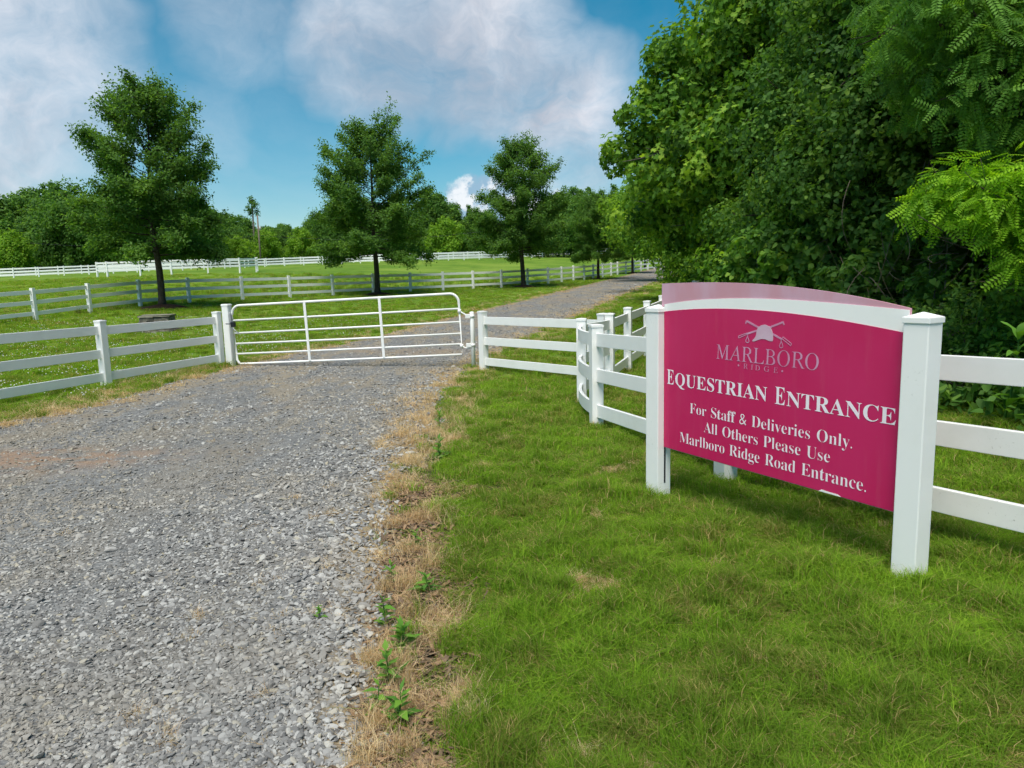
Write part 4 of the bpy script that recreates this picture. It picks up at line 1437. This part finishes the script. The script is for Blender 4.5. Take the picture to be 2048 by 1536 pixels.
# trees packed behind the right-hand front row
bx, by, bs = [], [], []
for k in range(60):
    yy_ = rs.uniform(6, 60)
    bx.append(float(wood_x(yy_)) + rs.uniform(5.0, 16))
    by.append(yy_)
    bs.append(rs.uniform(.8, 1.15))
bx, by, bs = map(np.array, (bx, by, bs))
n = len(bx)
NEARP = [proto('wood_tree', crown_proto(450 + k, 11, 3.6, 18, .24, L_VINE, 'round', .06, 60)) for k in range(3)]
tag(scatter('woods', np.stack([bx, by, T(bx, by) - .3], -1), np.stack([np.zeros(n), np.zeros(n), rs.uniform(0, 6.28, n)], -1), np.stack([bs, bs, bs], -1), rs.integers(0, 3, n), np.zeros(n), NEARP),
    'deep shady wood behind the front row of trees on the right', kind='stuff')

LIME = [crown_proto(500, 5.6, 2.7, 12, .30, L_LIME, 'round', .10, 40), crown_proto(501, 5.8, 2.6, 11, .30, L_LIME, 'round', .10, 40)]
MIDG = [crown_proto(510, 10.5, 4.8, 18, .34, L_FAR, 'round', .10, 40), crown_proto(511, 9.5, 4.2, 16, .34, leafmat('mid_leaf', [(0.044, 0.108, 0.022), (0.075, 0.168, 0.030), (0.125, 0.240, 0.042)]), 'round', .10, 40)]
for u, d, sc, me, lab in (
        (-.685, 118, 1.25, LIME[0], 'bright lime-green bushy tree at the far left edge behind the paddock'),
        (-.60, 125, 1.45, MIDG[1], 'mid-green rounded tree just left of the largest oak in the distance'),
        (-.50, 118, 1.42, MIDG[0], 'big dark tree directly behind the crown of the largest oak'),
        (-.44, 116, 1.25, MIDG[1], 'mid-green tree behind the right side of the largest oak'),
        (-.375, 122, .90, LIME[1], 'small lime-green tree right of the largest oak, left of its two neighbours'),
        (-.334, 121, 1.05, LIME[0], 'small lime-green tree beside the utility pole'),
        (-.285, 124, 1.05, LIME[1], 'small lime-green tree left of the second oak'),
        (-.24, 124, 1.0, MIDG[1], 'mid-green tree behind the left side of the second oak'),
        (-.155, 126, .95, MIDG[0], 'dark tree behind the right side of the second oak'),
        (-.085, 122, 1.25, LIME[0], 'wide lime-green tree between the second and third oaks'),
        (-.098, 140, 1.30, MIDG[1], 'tall loose tree standing up above the lime tree between the oaks'),
        (-.025, 122, .75, MIDG[1], 'low mid-green tree left of the third oak'),
        (.055, 122, 1.05, MIDG[1], 'mid-green tree right of the third oak in the distance'),
        (.10, 120, 1.10, MIDG[0], 'dark tree behind the gap between third and fourth oaks')):
    x, y = u * d, d
    root = empty('background_tree', (x, y, Tz(x, y)), d)
    root.scale = (sc, sc, sc)
    tag(root, lab, 'tree', 'trees along the far side of the paddock')
    ob('crown', me, root)
    ob('trunk', TRUNK_FAR, root, scl=(.6, .6, .6))
pine = empty('tall_pine', (-.350 * 136, 136, Tz(-.350 * 136, 136)))
tag(pine, 'thin tall pine with a bare trunk poking above the far wood', 'tree', 'trees along the far side of the paddock')
ob('trunk', tubes('pine_trunk', [(np.array([(0, 0, -.5), (0, 0, 6), (.1, 0, 12.2)]), [.25, .18, .06])], BARK_PALE, 6), pine)
_pp, _pn, _pt = lobe_points([(0, 0, 11.9, .7), (.5, 0, 10.9, .8), (-.6, 0, 10.2, .8), (.8, .2, 9.6, .6), (-.4, 0, 9.2, .5)], 22, rs)
ob('crown', leaf_mesh('pine_crown', _pp, _pn, .36, KITE, _pt - .1, L_FAR), pine)

ux, uy = -.3435 * 118, 118
up_ = empty('utility_pole', (ux, uy, Tz(ux, uy)))
tag(up_, 'weathered wooden utility pole before the far wood', 'pole')
ob('pole', tubes('pole', [(np.array([(0, 0, -.5), (0, 0, 8.0)]), [.17, .12])], POLEWOOD, 8), up_)
ob('transformer', tubes('transformer', [(np.array([(.3, 0, 5.6), (.3, 0, 6.2)]), [.16, .16])], STEEL, 8), up_)
for s_ in (-1, 1):
    a = np.array([(s_ * 40 * q, 0, 4.8 - 1.2 * math.sin(pi * q)) for q in np.linspace(0, 1, 14)])
    ob('wire', tubes('wire', [(a, .018)], BLACK, 4), up_)
